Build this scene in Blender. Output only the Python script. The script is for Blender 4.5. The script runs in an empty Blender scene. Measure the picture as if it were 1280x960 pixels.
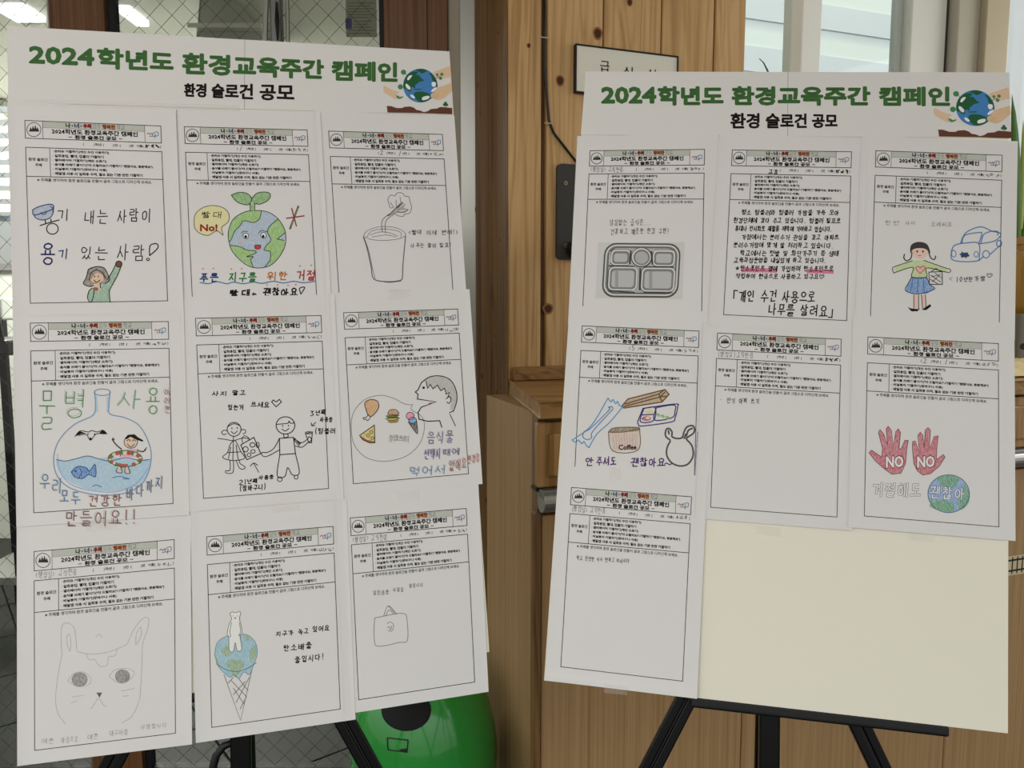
import bpy, bmesh, math, random
import numpy as np
from mathutils import Vector, Matrix
from mathutils.geometry import tessellate_polygon
S = bpy.context.scene
COL = S.collection
random.seed(7)

# ---------------------------------------------------------------- camera
CAM = np.array([0, 0, 1.42]); PITCH = math.radians(5.8); FPX = 960.0
cd = bpy.data.cameras.new('camera'); cam = bpy.data.objects.new('camera', cd); COL.objects.link(cam)
cam.location = CAM; cam.rotation_euler = (math.pi/2-PITCH, 0, 0)
cd.sensor_width = 36; cd.lens = 27; cd.clip_start = .02; S.camera = cam
# ---------------------------------------------------------------- world
w = bpy.data.worlds.new('sky'); S.world = w; w.use_nodes = True
wn = w.node_tree; bg = wn.nodes['Background']
tc = wn.nodes.new('ShaderNodeTexCoord'); sp = wn.nodes.new('ShaderNodeSeparateXYZ')
rp = wn.nodes.new('ShaderNodeValToRGB')
wn.links.new(tc.outputs['Generated'], sp.inputs[0]); wn.links.new(sp.outputs['Z'], rp.inputs[0]); wn.links.new(rp.outputs[0], bg.inputs[0])
rp.color_ramp.elements[0].position = .0; rp.color_ramp.elements[0].color = (.42, .40, .37, 1)
rp.color_ramp.elements[1].position = .35; rp.color_ramp.elements[1].color = (.95, 1.0, 1.0, 1)
bg.inputs[1].default_value = 1.38
def area(name, loc, target, sx, sy, power, col):
    l = bpy.data.lights.new(name, 'AREA'); l.shape = 'RECTANGLE'; l.size = sx; l.size_y = sy; l.energy = power; l.color = col
    o = bpy.data.objects.new(name, l); COL.objects.link(o); o.location = loc
    o.rotation_euler = (Vector(target)-Vector(loc)).to_track_quat('-Z', 'Y').to_euler(); return o
area('hall_ceiling_light', (-1.2, -.9, 2.7), (-.3, 1.4, 1.1), 1.6, 1.2, 34, (1, .95, .88))
area('window_daylight', (2.6, 2.3, 1.9), (.6, 1.2, 1.0), 1.2, 1.4, 22, (1, .97, .9))
sun = bpy.data.lights.new('sun', 'SUN'); sun.energy = 2.1; sun.angle = .02; so_ = bpy.data.objects.new('sun', sun); COL.objects.link(so_); so_.rotation_euler = (math.radians(40), 0, math.radians(-15))
area('kitchen_ceiling_light', (-2.2, 4.0, 2.55), (-2.2, 4.0, 0), 1.6, .5, 130, (1, 1, .97))
vs = S.view_settings; vs.view_transform = 'Standard'; vs.look = 'None'; vs.exposure = 0; vs.gamma = 1; vs.use_curve_mapping = False

# ---------------------------------------------------------------- projective helpers (camera is level apart from its pitch)
UP = np.array([0, math.sin(PITCH), math.cos(PITCH)]); FW = np.array([0, math.cos(PITCH), -math.sin(PITCH)]); RT = np.array([1., 0, 0])
def ray(px, py):
    px = np.asarray(px, float); py = np.asarray(py, float)
    return ((px-640)/FPX)[..., None]*RT + ((480-py)/FPX)[..., None]*UP + FW
def hit(px, py, p0, n, off=0.):
    d = ray(px, py); n = np.asarray(n, float); p0 = np.asarray(p0, float)
    t = ((p0-CAM) @ n + off)/(d @ n)
    return CAM + d*np.asarray(t)[..., None]
def homog(src, dst):
    A = []
    for (x, y), (u, v) in zip(src, dst):
        A += [[x, y, 1, 0, 0, 0, -u*x, -u*y, -u], [0, 0, 0, x, y, 1, -v*x, -v*y, -v]]
    return np.linalg.svd(np.array(A))[2][-1].reshape(3, 3)
def hap(H, p):
    p = np.asarray(p, float); q = np.c_[p, np.ones(len(p))] @ H.T
    return q[:, :2]/q[:, 2:]

# ---------------------------------------------------------------- materials
MC = {}
def lin(c):
    c = c.lstrip('#'); v = [int(c[i:i+2], 16)/255 for i in (0, 2, 4)]
    return [((x+.055)/1.055)**2.4 if x > .04 else x/12.92 for x in v]
def mat(name, c, rough=.7, metal=0, spec=.3, **k):
    if name in MC: return MC[name]
    m = bpy.data.materials.new(name); m.use_nodes = True; b = m.node_tree.nodes['Principled BSDF']
    v = lin(c) if isinstance(c, str) else c
    b.inputs['Base Color'].default_value = (*v, 1); b.inputs['Roughness'].default_value = rough
    b.inputs['Metallic'].default_value = metal; b.inputs['Specular IOR Level'].default_value = spec
    for a, x in k.items(): b.inputs[a.replace('_', ' ')].default_value = x
    MC[name] = m; return m
def N(m, t, **k):
    n = m.node_tree.nodes.new(t)
    for a, x in k.items():
        if hasattr(n, a): setattr(n, a, x)
        else: n.inputs[a.replace('_', ' ')].default_value = x
    return n
def L(m, a, b): m.node_tree.links.new(a, b)
def ramp(m, fac, stops):
    r = N(m, 'ShaderNodeValToRGB'); e = r.color_ramp.elements
    while len(e) < len(stops): e.new(.5)
    for el, (p, c) in zip(e, stops): el.position = p; el.color = (*(lin(c) if isinstance(c, str) else c), 1)
    L(m, fac, r.inputs[0]); return r
def ink(c, pencil=False):
    """flat print or pen colour on paper; pencil leaves paper grain showing"""
    key = 'pencil_'+c if pencil else 'ink_'+c
    if key in MC: return MC[key]
    v = [min(x/.70, .9) for x in lin(c)]; g0 = sum(v)/3; v = [a*.88+g0*.12 for a in v]
    m = mat(key, v, .75, 0, .15)
    if pencil:
        t = N(m, 'ShaderNodeTexCoord'); mp = N(m, 'ShaderNodeMapping'); mp.inputs['Rotation'].default_value = (0, .9, 0); mp.inputs['Scale'].default_value = (900, 900, 160)
        n = N(m, 'ShaderNodeTexNoise', Scale=1.0, Detail=2.0)
        L(m, t.outputs['Object'], mp.inputs[0]); L(m, mp.outputs[0], n.inputs['Vector'])
        pv = [min(a*.5+.42, .86) for a in v]
        r = ramp(m, n.outputs['Fac'], [(.35, v), (.75, pv)])
        L(m, r.outputs[0], m.node_tree.nodes['Principled BSDF'].inputs['Base Color'])
    return m
def paper_mat(name, c, bump=.25):
    m = mat(name, c, .6, 0, .25)
    t = N(m, 'ShaderNodeTexCoord'); n = N(m, 'ShaderNodeTexNoise', Scale=9.0, Detail=3.0)
    b = N(m, 'ShaderNodeBump', Strength=bump, Distance=.012)
    L(m, t.outputs['Object'], n.inputs['Vector']); L(m, n.outputs['Fac'], b.inputs['Height'])
    L(m, b.outputs[0], m.node_tree.nodes['Principled BSDF'].inputs['Normal'])
    return m
M_PAPER = paper_mat('white_paper', (.80, .778, .765))
M_BANNER = paper_mat('banner_paper', (.80, .785, .765))
M_FOAM = paper_mat('cream_foam_board', (.90, .86, .73), .12)
def wood_mat(name, a, b, c, sc=1.0, rough=.5, axis='Z', grain=34., band=.10):
    m = mat(name, a, rough, 0, .35)
    t = N(m, 'ShaderNodeTexCoord'); oi = N(m, 'ShaderNodeObjectInfo')
    add = N(m, 'ShaderNodeVectorMath'); add.operation = 'ADD'
    mul = N(m, 'ShaderNodeMath'); mul.operation = 'MULTIPLY'; mul.inputs[1].default_value = 17.
    L(m, oi.outputs['Random'], mul.inputs[0]); L(m, t.outputs['Object'], add.inputs[0]); L(m, mul.outputs[0], add.inputs[1])
    mp = N(m, 'ShaderNodeMapping')
    s = [grain*sc]*3; s['XYZ'.index(axis)] = 1.1*sc; mp.inputs['Scale'].default_value = s
    n1 = N(m, 'ShaderNodeTexNoise', Scale=1.0, Detail=5.0, Roughness=.62, Distortion=.7)
    mp2 = N(m, 'ShaderNodeMapping'); s2 = [11*sc]*3; s2['XYZ'.index(axis)] = .55*sc; mp2.inputs['Scale'].default_value = s2
    n2 = N(m, 'ShaderNodeTexNoise', Scale=1.0, Detail=2.0, Distortion=1.6)
    L(m, add.outputs[0], mp.inputs[0]); L(m, mp.outputs[0], n1.inputs['Vector'])
    L(m, add.outputs[0], mp2.inputs[0]); L(m, mp2.outputs[0], n2.inputs['Vector'])
    wv = N(m, 'ShaderNodeMath'); wv.operation = 'MULTIPLY'; wv.inputs[1].default_value = 46.
    sn = N(m, 'ShaderNodeMath'); sn.operation = 'SINE'
    L(m, n2.outputs['Fac'], wv.inputs[0]); L(m, wv.outputs[0], sn.inputs[0])
    mx = N(m, 'ShaderNodeMath'); mx.operation = 'MULTIPLY_ADD'; mx.inputs[1].default_value = band
    L(m, sn.outputs[0], mx.inputs[0]); L(m, n1.outputs['Fac'], mx.inputs[2])
    r = ramp(m, mx.outputs[0], [(.30, c), (.50, a), (.72, b)])
    L(m, r.outputs[0], m.node_tree.nodes['Principled BSDF'].inputs['Base Color'])
    bp = N(m, 'ShaderNodeBump', Strength=.15, Distance=.002); L(m, n1.outputs['Fac'], bp.inputs['Height'])
    L(m, bp.outputs[0], m.node_tree.nodes['Principled BSDF'].inputs['Normal'])
    return m
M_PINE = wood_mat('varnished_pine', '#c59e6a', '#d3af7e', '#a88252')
M_PINE2 = wood_mat('shaded_pine', '#755430', '#86643b', '#553a1e')  # darker copy of the pine: shade of the less lit faces is in its colour
M_OAK = wood_mat('oak_laminate', '#a5835a', '#b19066', '#94734c', 1.0, .55, grain=120., band=.02)
M_WALNUT = wood_mat('brown_wood_veneer', '#6a4527', '#7c5433', '#4e311b', 1.0, .45, grain=90., band=.03)
M_KNOT = mat('wood_knot', '#4a2614', .5); M_KNOTR = mat('wood_knot_ring', '#96683a', .5)
M_BLACK = mat('black_plastic', '#101012', .4, 0, .4)
M_BLACKM = mat('black_anodised_metal', '#0c0c0e', .3, .6, .5)
M_GASKET = mat('black_gasket', '#15161c', .6)
M_GREYM = mat('brushed_aluminium', '#a8a8a4', .35, .8)
M_DGREY = mat('dark_grey_plastic', '#3c3b39', .5)
M_WALL = mat('beige_grey_wall', '#a79e8e', .8)
M_PVC = mat('white_window_frame', '#f8f9f4', .4)
M_GREEN = mat('glossy_green_plastic', (.03, .34, .05), .16, 0, .5, Coat_Weight=.4)
M_TAPE = mat('clear_tape', '#f2efe8', .14, 0, .5, Alpha=.08)
def glass_mat(name, tint, gloss):
    m = bpy.data.materials.new(name); m.use_nodes = True; nt = m.node_tree; nt.nodes.remove(nt.nodes['Principled BSDF'])
    out = nt.nodes['Material Output']; tr = N(m, 'ShaderNodeBsdfTransparent'); tr.inputs[0].default_value = (*tint, 1)
    gl = N(m, 'ShaderNodeBsdfGlossy', Roughness=.03); fr = N(m, 'ShaderNodeLayerWeight', Blend=.5); pw = N(m, 'ShaderNodeMath'); pw.operation = 'POWER'; pw.inputs[1].default_value = 5.; L(m, fr.outputs['Facing'], pw.inputs[0])
    ma = N(m, 'ShaderNodeMath'); ma.operation = 'MULTIPLY_ADD'; ma.inputs[1].default_value = .9; ma.inputs[2].default_value = .045; L(m, pw.outputs[0], ma.inputs[0])
    ml = N(m, 'ShaderNodeMath'); ml.operation = 'MULTIPLY'; ml.inputs[1].default_value = gloss
    mx = N(m, 'ShaderNodeMixShader'); L(m, ma.outputs[0], ml.inputs[0]); L(m, ml.outputs[0], mx.inputs[0])
    L(m, tr.outputs[0], mx.inputs[1]); L(m, gl.outputs[0], mx.inputs[2]); L(m, mx.outputs[0], out.inputs[0]); return m
M_WGLASS = glass_mat('wired_glass', (.90, .905, .89), .55)
M_GLASS = glass_mat('window_glass', (.93, .96, .95), 1.0)

# ---------------------------------------------------------------- mesh helpers
class MB:
    """collects triangles / quads with per-face materials"""
    def __init__(s): s.v = []; s.f = []; s.m = []; s.mats = []
    def mi(s, m):
        if m not in s.mats: s.mats.append(m)
        return s.mats.index(m)
    def add(s, verts, faces, m):
        k = len(s.v); s.v += [tuple(map(float, p)) for p in verts]; i = s.mi(m)
        s.f += [tuple(a+k for a in f) for f in faces]; s.m += [i]*len(faces)
    def box(s, o, ex, ey, ez, m):
        """box spanned from corner o by three edge vectors"""
        o, ex, ey, ez = map(np.array, (o, ex, ey, ez))
        v = [o+a*ex+b*ey+c*ez for c in (0, 1) for b in (0, 1) for a in (0, 1)]
        f = [(0, 2, 3, 1), (4, 5, 7, 6), (0, 1, 5, 4), (2, 6, 7, 3), (0, 4, 6, 2), (1, 3, 7, 5)]
        if np.dot(np.cross(ex, ey), ez) < 0: f = [q[::-1] for q in f]
        s.add(v, f, m)
    def prism(s, poly, d, m):
        """polygon of 3D points extruded by vector d"""
        poly = [np.array(p, float) for p in poly]; n = len(poly); d = np.array(d, float)
        t = tessellate_polygon([[Vector(p) for p in poly]])
        f = [tuple(x) for x in t]+[tuple(a+n for a in x[::-1]) for x in t]+[(i, (i+1) % n, (i+1) % n+n, i+n) for i in range(n)]
        s.add(poly+[p+d for p in poly], f, m)
    def tube(s, pts, r, m, k=8, cap=True):
        pts = [np.array(p, float) for p in pts]; rr = r if hasattr(r, '__len__') else [r]*len(pts); V = []; prev = None
        for i, p in enumerate(pts):
            t = pts[min(i+1, len(pts)-1)]-pts[max(i-1, 0)]; t /= np.linalg.norm(t)
            if prev is None:
                a = np.cross(t, [0, 0, 1.]); a = a if np.linalg.norm(a) > .1 else np.cross(t, [1., 0, 0])
            else: a = prev - t*(prev @ t)
            a /= np.linalg.norm(a); prev = a; b = np.cross(t, a)
            V += [p+rr[i]*(math.cos(q)*a+math.sin(q)*b) for q in (2*math.pi*j/k for j in range(k))]
        n = len(pts); F = [(i*k+j, i*k+(j+1) % k, (i+1)*k+(j+1) % k, (i+1)*k+j) for i in range(n-1) for j in range(k)]
        if cap: F += [tuple(range(k))[::-1], tuple(range((n-1)*k, n*k))]
        s.add(V, F, m)
    def build(s, name, parent=None, smooth=False, bevel=0, origin=None, kind=None):
        me = bpy.data.meshes.new(name); v = np.array(s.v)
        if origin is None and parent is not None: origin = ORG[parent.name]
        if origin is None: mn, mxx = v.min(0), v.max(0); origin = np.array([(mn[0]+mxx[0])/2, (mn[1]+mxx[1])/2, mn[2]])
        origin = np.array(origin, float)
        me.from_pydata([tuple(p) for p in v-origin], [], s.f)
        for m in s.mats: me.materials.append(m)
        me.polygons.foreach_set('material_index', s.m)
        if smooth: me.polygons.foreach_set('use_smooth', [True]*len(s.f))
        me.update()
        o = bpy.data.objects.new(name, me); COL.objects.link(o); ORG[o.name] = origin
        if parent is not None: o.parent = parent; o.location = origin-ORG[parent.name]
        else: o.location = origin
        if bevel:
            bv = o.modifiers.new('bevel', 'BEVEL'); bv.width = bevel; bv.segments = 2; bv.limit_method = 'ANGLE'
        if kind: o['kind'] = kind
        return o
ORG = {}
def tag(o, label, cat, group=None):
    o['label'] = label; o['category'] = cat
    if group: o['group'] = group
    return o
def empty(name, loc, label=None, cat=None, kind=None, group=None):
    o = bpy.data.objects.new(name, None); COL.objects.link(o); o.location = loc; ORG[o.name] = np.array(loc, float); o.empty_display_size = .05
    if label: tag(o, label, cat, group)
    if kind: o['kind'] = kind
    return o
def lathe(mb, prof, c, m, k=40, a0=0, a1=2*math.pi):
    V = []; F = []; n = len(prof)
    for j in range(k):
        a = 2*math.pi*j/k
        V += [(c[0]+r*math.cos(a), c[1]+r*math.sin(a), c[2]+z) for r, z in prof]
    for j in range(k):
        for i in range(n-1): F.append((j*n+i, ((j+1) % k)*n+i, ((j+1) % k)*n+i+1, j*n+i+1))
    mb.add(V, F, m)

# ---------------------------------------------------------------- the wood wall frame
D0 = 1.9; TH = math.radians(19.5)
U = np.array([math.cos(TH), math.sin(TH), 0]); NW = np.array([math.sin(TH), -math.cos(TH), 0]); Z = np.array([0, 0, 1.])
W0 = hit(634, 382, (0, D0, 0), (0, 1, 0)); W0[2] = 0
def ws(px, py=100): return float((hit(px, py, W0, NW)-W0) @ U)          # distance along the wall
def wz(px, py, off=0): return float(hit(px, py, W0, NW, off)[2])
def wp(s, n, z): return W0+U*s+NW*n+Z*z
H = 2.75
YD = 2.22                                                                # plane of the kitchen doors
def dp(px, py, y=YD): return hit(px, py, (0, y, 0), (0, 1, 0))

# floor
mb = MB(); m_floor = mat('grey_floor_tile', '#53534c', .5, 0, .3)
t = N(m_floor, 'ShaderNodeTexCoord'); n = N(m_floor, 'ShaderNodeTexNoise', Scale=6., Detail=5.)
r = ramp(m_floor, n.outputs['Fac'], [(.3, '#1b1c18'), (.7, '#262722')]); L(m_floor, t.outputs['Object'], n.inputs['Vector'])
L(m_floor, r.outputs[0], m_floor.node_tree.nodes['Principled BSDF'].inputs['Base Color'])
m_grout = mat('dark_grout', '#121310', .8)
mb.box((-6, -3, -.1), (11, 0, 0), (0, 9, 0), (0, 0, .09), m_grout)
floor = mb.build('floor', origin=(0, 0, 0), kind='structure')
tile = None; T = .42; A = math.radians(38)
for i in range(-13, 8):
    for j in range(-5, 20):
        x = -1.2+(i*T)*math.cos(A)-(j*T)*math.sin(A)*.6; y = 2.4+(i*T)*math.sin(A)+(j*T)*math.cos(A)
        cx = -2.0+i*T*math.cos(A)-j*T*math.sin(A); cy = 2.0+i*T*math.sin(A)+j*T*math.cos(A)
        if not (-4.6 < cx < 1.4 and .9 < cy < 5.0): continue
        if tile is None:
            mb = MB(); mb.box((-T/2+.004, -T/2+.004, -.012), (T-.008, 0, 0), (0, T-.008, 0), (0, 0, .012), m_floor)
            tile = mb.build('floor_tile', origin=(0, 0, 0)); o = tile
        else: o = bpy.data.objects.new('floor_tile', tile.data); COL.objects.link(o)
        o.parent = floor; o.location = (cx, cy, 0); o.rotation_euler = (0, 0, A)
box0 = MB(); zc_ = Z*H; box0.prism([np.array((-3.4, -1.4, H)), np.array((3.2, -1.4, H)), wp(3.2, -.12, H), wp(0, -.12, H), np.array((-.1, 2.32, H)), np.array((-3.4, 2.32, H))], Z*.08, mat('white_ceiling', '#d9d7cf', .8)); box0.build('ceiling_hall', kind='structure')
tz = hit(940, 955, (0, 0, 0), (0, 0, 1))

# wood wall: planks and knots
wall = MB(); s_end = ws(931)
wall.box(wp(.0, -.09, 0), U*s_end, -NW*.10, Z*H, M_PINE2)
wall_o = wall.build('wall_right', kind='structure')
edges = [634, 678, 683, 754, 826, 891.5, 931]
planks = []
for i, (a, b) in enumerate(zip(edges[:-1], edges[1:])):
    s0, s1 = ws(a), ws(b); mb = MB(); g = .0022
    if i == 1:   # the narrow recessed fillet the cable runs in
        mb.box(wp(s0, -.09, 0), U*(s1-s0), NW*.075, Z*H, M_PINE2); bev = 0
    else: mb.box(wp(s0+g, -.09, 0), U*(s1-s0-2*g), NW*.09, Z*H, M_PINE); bev = .003
    planks.append(mb.build('plank', wall_o, bevel=bev))
def knot(px, py, r, plank, p0=None, n=None, sq=1.25):
    p0 = W0 if p0 is None else p0; n = NW if n is None else n
    c = hit(px, py, p0, n, 0); ss = np.cross(Z, n); rr = .82*r/FPX*np.linalg.norm(c-CAM)
    mb = MB()
    for k, (f, m, h) in enumerate(((1.45, M_KNOTR, .0008), (1.0, M_KNOT, .0012))):
        pts = [c+ss*rr*f*math.cos(q)*(1+.08*math.sin(3*q))+Z*rr*f*sq*math.sin(q) for q in (2*math.pi*j/14 for j in range(14))]
        mb.prism([p-n*.001 for p in pts], n*(h+.001), m)
    mb.build('knot', plank)
knot(747, 42, 5, planks[2]); knot(700, 101, 4.5, planks[2]); knot(685, 386, 6, planks[2], sq=1); knot(661, 57, 2, planks[0]); knot(787, 3, 3, planks[3])
# left flank of the wood post
NF = -U; F0 = W0
def fs(px, py=300): return float((hit(px, py, F0, NF)-F0) @ (-NW))
flank = MB(); e2 = [634, 611.5, 594]; fl_len = fs(594)
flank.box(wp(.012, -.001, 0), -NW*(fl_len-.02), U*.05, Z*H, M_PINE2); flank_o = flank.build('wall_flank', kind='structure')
fpl = []
for a, b in zip(e2[:-1], e2[1:]):
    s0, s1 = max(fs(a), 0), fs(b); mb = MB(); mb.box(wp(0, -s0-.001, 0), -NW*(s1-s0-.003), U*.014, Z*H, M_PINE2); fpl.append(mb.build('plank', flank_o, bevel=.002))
for x, y, r, k in ((623, 41, 1.6, 0), (597, 107, 2.4, 1), (600, 140, 1.2, 1), (625, 300, 1.6, 0), (619, 420, 1.5, 0), (603, 470, 3, 1), (621, 490, 2, 0), (627, 565, 2, 0), (594.8, 262, 2, 1), (608, 625, 2.2, 1), (628, 668, 3, 0), (616, 725, 2, 0), (602, 760, 2, 1)):
    knot(x, y, r, fpl[k], F0, NF, 1.9)

# door wall to the left: stiles, gaskets, wired panes
def dbox(x0, x1, z0, z1, y, dep, m, name, parent=None, kind=None, bevel=0, yref=YD):
    """x0,x1: photograph columns read at y=40 on the door plane"""
    a = dp(x0, 40, yref)[0]; b = dp(x1, 40, yref)[0]; mb = MB(); mb.box((a, y, z0), (b-a, 0, 0), (0, dep, 0), (0, 0, z1-z0), m)
    return mb.build(name, parent, kind=kind, bevel=bevel)
xc = wp(0, -fl_len, 0)
wl = dbox(560, 577, 0, H, YD-.02, .2, M_WALL, 'wall_left', kind='structure')
dbox(575.5, 595.5, 0, H, YD-.045, .22, M_GREYM, 'trim_1', kind='structure', bevel=.003)
dbox(-420, -330, 0, H, YD, .12, M_WALL, 'wall_far_left', kind='structure')
d1 = dbox(482, 561, 0, H, YD-.03, .06, M_WALNUT, 'door_1', kind='structure', bevel=.003)
dbox(535, 536.2, 0, H, YD-.0305, .004, M_GASKET, 'trim', d1)
dbox(475, 482, 0, H, YD-.012, .03, M_GASKET, 'gasket', d1)
d2 = dbox(69.5, 138, 0, H, YD-.03, .06, M_WALNUT, 'door_2', kind='structure', bevel=.003)
dbox(138, 146, 0, H, YD-.012, .03, M_GASKET, 'gasket', d2)
dbox(62.5, 69.5, 0, H, YD-.008, .02, M_GREYM, 'gasket', d2)
def pane(x0, x1, name, seed):
    a = dp(x0, 40)[0]; b = dp(x1, 40)[0]
    mb = MB(); mb.box((a, YD+.004, .02), (b-a, 0, 0), (0, .006, 0), (0, 0, H-.02), M_WGLASS)
    p = mb.build(name, kind='structure')
    mb = MB(); wm = mat('glass_wire', '#3d3f3b', .5, .3); sx, sz, hw_ = .062, .062, .00075
    zlo, zhi = .02, H
    n = int((b-a+zhi-zlo)/sx)+2
    for sgn in (1, -1):
        for i in range(-1, n):
            c = (a-(zhi-zlo)+i*sx) if sgn > 0 else (a+i*sx)
            # line x = c + sgn*(z-zlo)
            pts = []
            t0, t1 = sorted((((a-c)*sgn), ((b-c)*sgn))); t0 = max(t0, 0); t1 = min(t1, zhi-zlo)
            if t1 <= t0: continue
            x_0, z_0, x_1, z_1 = c+sgn*t0, zlo+t0, c+sgn*t1, zlo+t1
            y = YD+.0022
            mb.add([(x_0-hw_, y, z_0), (x_0+hw_, y, z_0), (x_1+hw_, y, z_1), (x_1-hw_, y, z_1), (x_0, y+.0015, z_0), (x_1, y+.0015, z_1)], [(0, 1, 2, 3), (1, 4, 5, 2), (4, 0, 3, 5)], wm)
    w_ = mb.build('wire_mesh', p, kind='stuff')
    mb = MB(); mb.box((a, YD-.01, 0), (b-a, 0, 0), (0, .03, 0), (0, 0, .02), M_BLACK); mb.build('bottom_rail', p)
    return p
pane(146, 475, 'window_1', 1); pane(-330, 62.5, 'window_2', 2)
# posted notice behind the glass, blue stamp
mb = MB(); a = dp(430, -20); b = dp(470, 44)
mb.box((a[0], YD+.014, b[2]), (b[0]-a[0], 0, 0), (0, .001, 0), (0, 0, a[2]-b[2]), mat('faded_notice_paper', '#9a9b8a', .8))
nt_o = mb.build('notice'); tag(nt_o, 'faded printed notice stuck behind the wired glass near the brown door stile', 'notice')
mb = MB(); a = dp(430.5, 21); b = dp(438.5, 34); mb.box((a[0], YD+.0125, b[2]), (b[0]-a[0], 0, 0), (0, .0012, 0), (0, 0, a[2]-b[2]), mat('blue_stamp', '#4a4f7d', .7)); mb.build('blue_square', nt_o)
mb = MB()
for k in range(11):
    yy = 1+k*3.6 if k < 6 else 1+k*3.8
    if 20 < yy < 35: xa = 441
    else: xa = 433
    a = dp(xa, yy); b = dp(467-(k*5) % 9, yy+1.0); mb.box((a[0], YD+.013, b[2]), (b[0]-a[0], 0, 0), (0, .0006, 0), (0, 0, a[2]-b[2]), mat('notice_print', '#6f7063', .8))
mb.build('print_lines', nt_o)

# chrome pull handle on the glass door
mb = MB(); pts = []
hx = dp(345, 20)[0]
for i in range(15):
    q = i/14; z = 1.95+.55*q; bow = .035*math.sin(math.pi*q)
    pts.append((dp(332, 20)[0]+.03*math.sin(math.pi*q*.9), YD-.03-bow, z))
dhandle = empty('pull_handle', (hx, YD, 1.9), 'curved chrome pull handle on the wired glass behind left board', 'handle')
M_CHROME = mat('chrome', '#d8dad8', .12, .95)
mb = MB()
def hbar(x0, y0, xb, yb, xm, wpx, m):
    a = dp(x0, y0, YD-.05); b = dp(xb, yb, YD-.05); c = dp(xm, (y0+yb)/2, YD-.05)
    pts = [(1-t)**2*a+2*t*(1-t)*c+t*t*b for t in np.linspace(0, 1, 14)]
    mb.tube(pts, wpx/FPX*YD, m, 10)
hbar(341, -90, 333, 120, 328, 3.2, M_CHROME); mb.build('outer_bar', dhandle, smooth=True)
mb = MB(); hbar(357, -90, 361, 120, 360, 2.2, M_CHROME); mb.build('inner_bar', dhandle, smooth=True)
mb = MB(); a = dp(336, -60, YD-.035); b = dp(354, 90, YD-.035); mb.box((a[0], YD-.045, b[2]), (b[0]-a[0], 0, 0), (0, .03, 0), (0, 0, a[2]-b[2]), mat('handle_plate', '#6d6f6d', .4, .6)); mb.build('back_plate', dhandle, bevel=.004)
mb = MB(); c = dp(346, 26, YD-.05); mb.tube([c+np.array([0, 0, .05]), c, c-np.array([0, 0, .05])], [.002, .006, .002], M_BLACK, 8); mb.build('keyhole', dhandle)

# kitchen beyond the glass
def box(name, p, q, m, kind=None, parent=None, bevel=0):
    mb = MB(); mb.box(p, (q[0]-p[0], 0, 0), (0, q[1]-p[1], 0), (0, 0, q[2]-p[2]), m); return mb.build(name, parent, kind=kind, bevel=bevel)
M_KW = mat('pale_green_kitchen_wall', '#c2c4b8', .7); YB = 4.6
def bx_(px, y=YB): return dp(px, 200, y)[0]
def bz_(py, y=YB): return dp(5, py, y)[2]
wx0, wx1 = bx_(-60), bx_(20); zt, zb = bz_(112), bz_(338)
kb = box('wall_back', (-5.2, YB, 0), (wx0, YB+.1, 2.6), M_KW, 'structure')
box('wall_back_right', (wx1, YB, 0), (.35, YB+.1, 2.6), M_KW, 'structure')
box('wall_back_upper', (wx0, YB, zt), (wx1, YB+.1, 2.6), M_KW, 'structure')
box('wall_back_lower', (wx0, YB, 0), (wx1, YB+.1, zb), M_KW, 'structure')
box('ceiling', (-5.2, YD+.1, 2.6), (.35, YB+.1, 2.7), mat('kitchen_ceiling', '#e2e3da', .7), 'structure')
box('wall_kitchen_right', (.3, YD+.3, 0), (.35, YB, 2.6), M_KW, 'structure')
wf = empty('window_3', (wx0, YB, zb), kind='structure')
box('window_frame', (wx0, YB-.02, zb), (wx1, YB+.03, zb+.04), M_GREYM, parent=wf)
mb = MB(); mb.box((wx0, YB+.04, zb), (wx1-wx0, 0, 0), (0, .005, 0), (0, 0, zt-zb), M_GLASS); mb.build('pane', wf)
box('transom', (wx0, YB-.01, bz_(276)), (wx1, YB+.03, bz_(270)), mat('blue_grey_frame', '#8c99a4', .5), parent=wf)
bl = empty('venetian_blind', (wx0, YB-.06, bz_(270)), 'white venetian blind at the kitchen window, seen past left edge of left board', 'blind')
zz = bz_(114)
M_SLAT = mat('blind_slat', '#cfd2c4', .6)
while zz > bz_(268):
    mb = MB(); mb.box((wx0, YB-.08, zz-.03), (wx1-wx0, 0, 0), (0, .03, .012), (0, 0, .035), M_SLAT); mb.build('slat', bl); zz -= .074
for (x0_, y0_, x1_, y1_) in ((-8, 4, 57, 21), (146, 7, 186, 26)):
    a, b = hit(x0_, y0_, (0, 0, 2.598), (0, 0, 1)), hit(x1_, y1_, (0, 0, 2.598), (0, 0, 1))
    box('ceiling_lamp_panel', (a[0], b[1], 2.575), (b[0], a[1], 2.598), mat('lamp_panel', '#ffffff', .5, Emission_Color=(.93, .95, 1, 1), Emission_Strength=1.6), 'structure')
mb = MB(); c = dp(37, 21, 3.3); lathe(mb, [(0, -.03), (.035, -.028), (.055, -.01), (.06, 2.6-c[2])], c, mat('smoke_alarm_plastic', '#a9aca8', .5), 20)
tag(mb.build('smoke_alarm', smooth=True), 'small round white smoke alarm on kitchen ceiling at top left', 'alarm')
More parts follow.
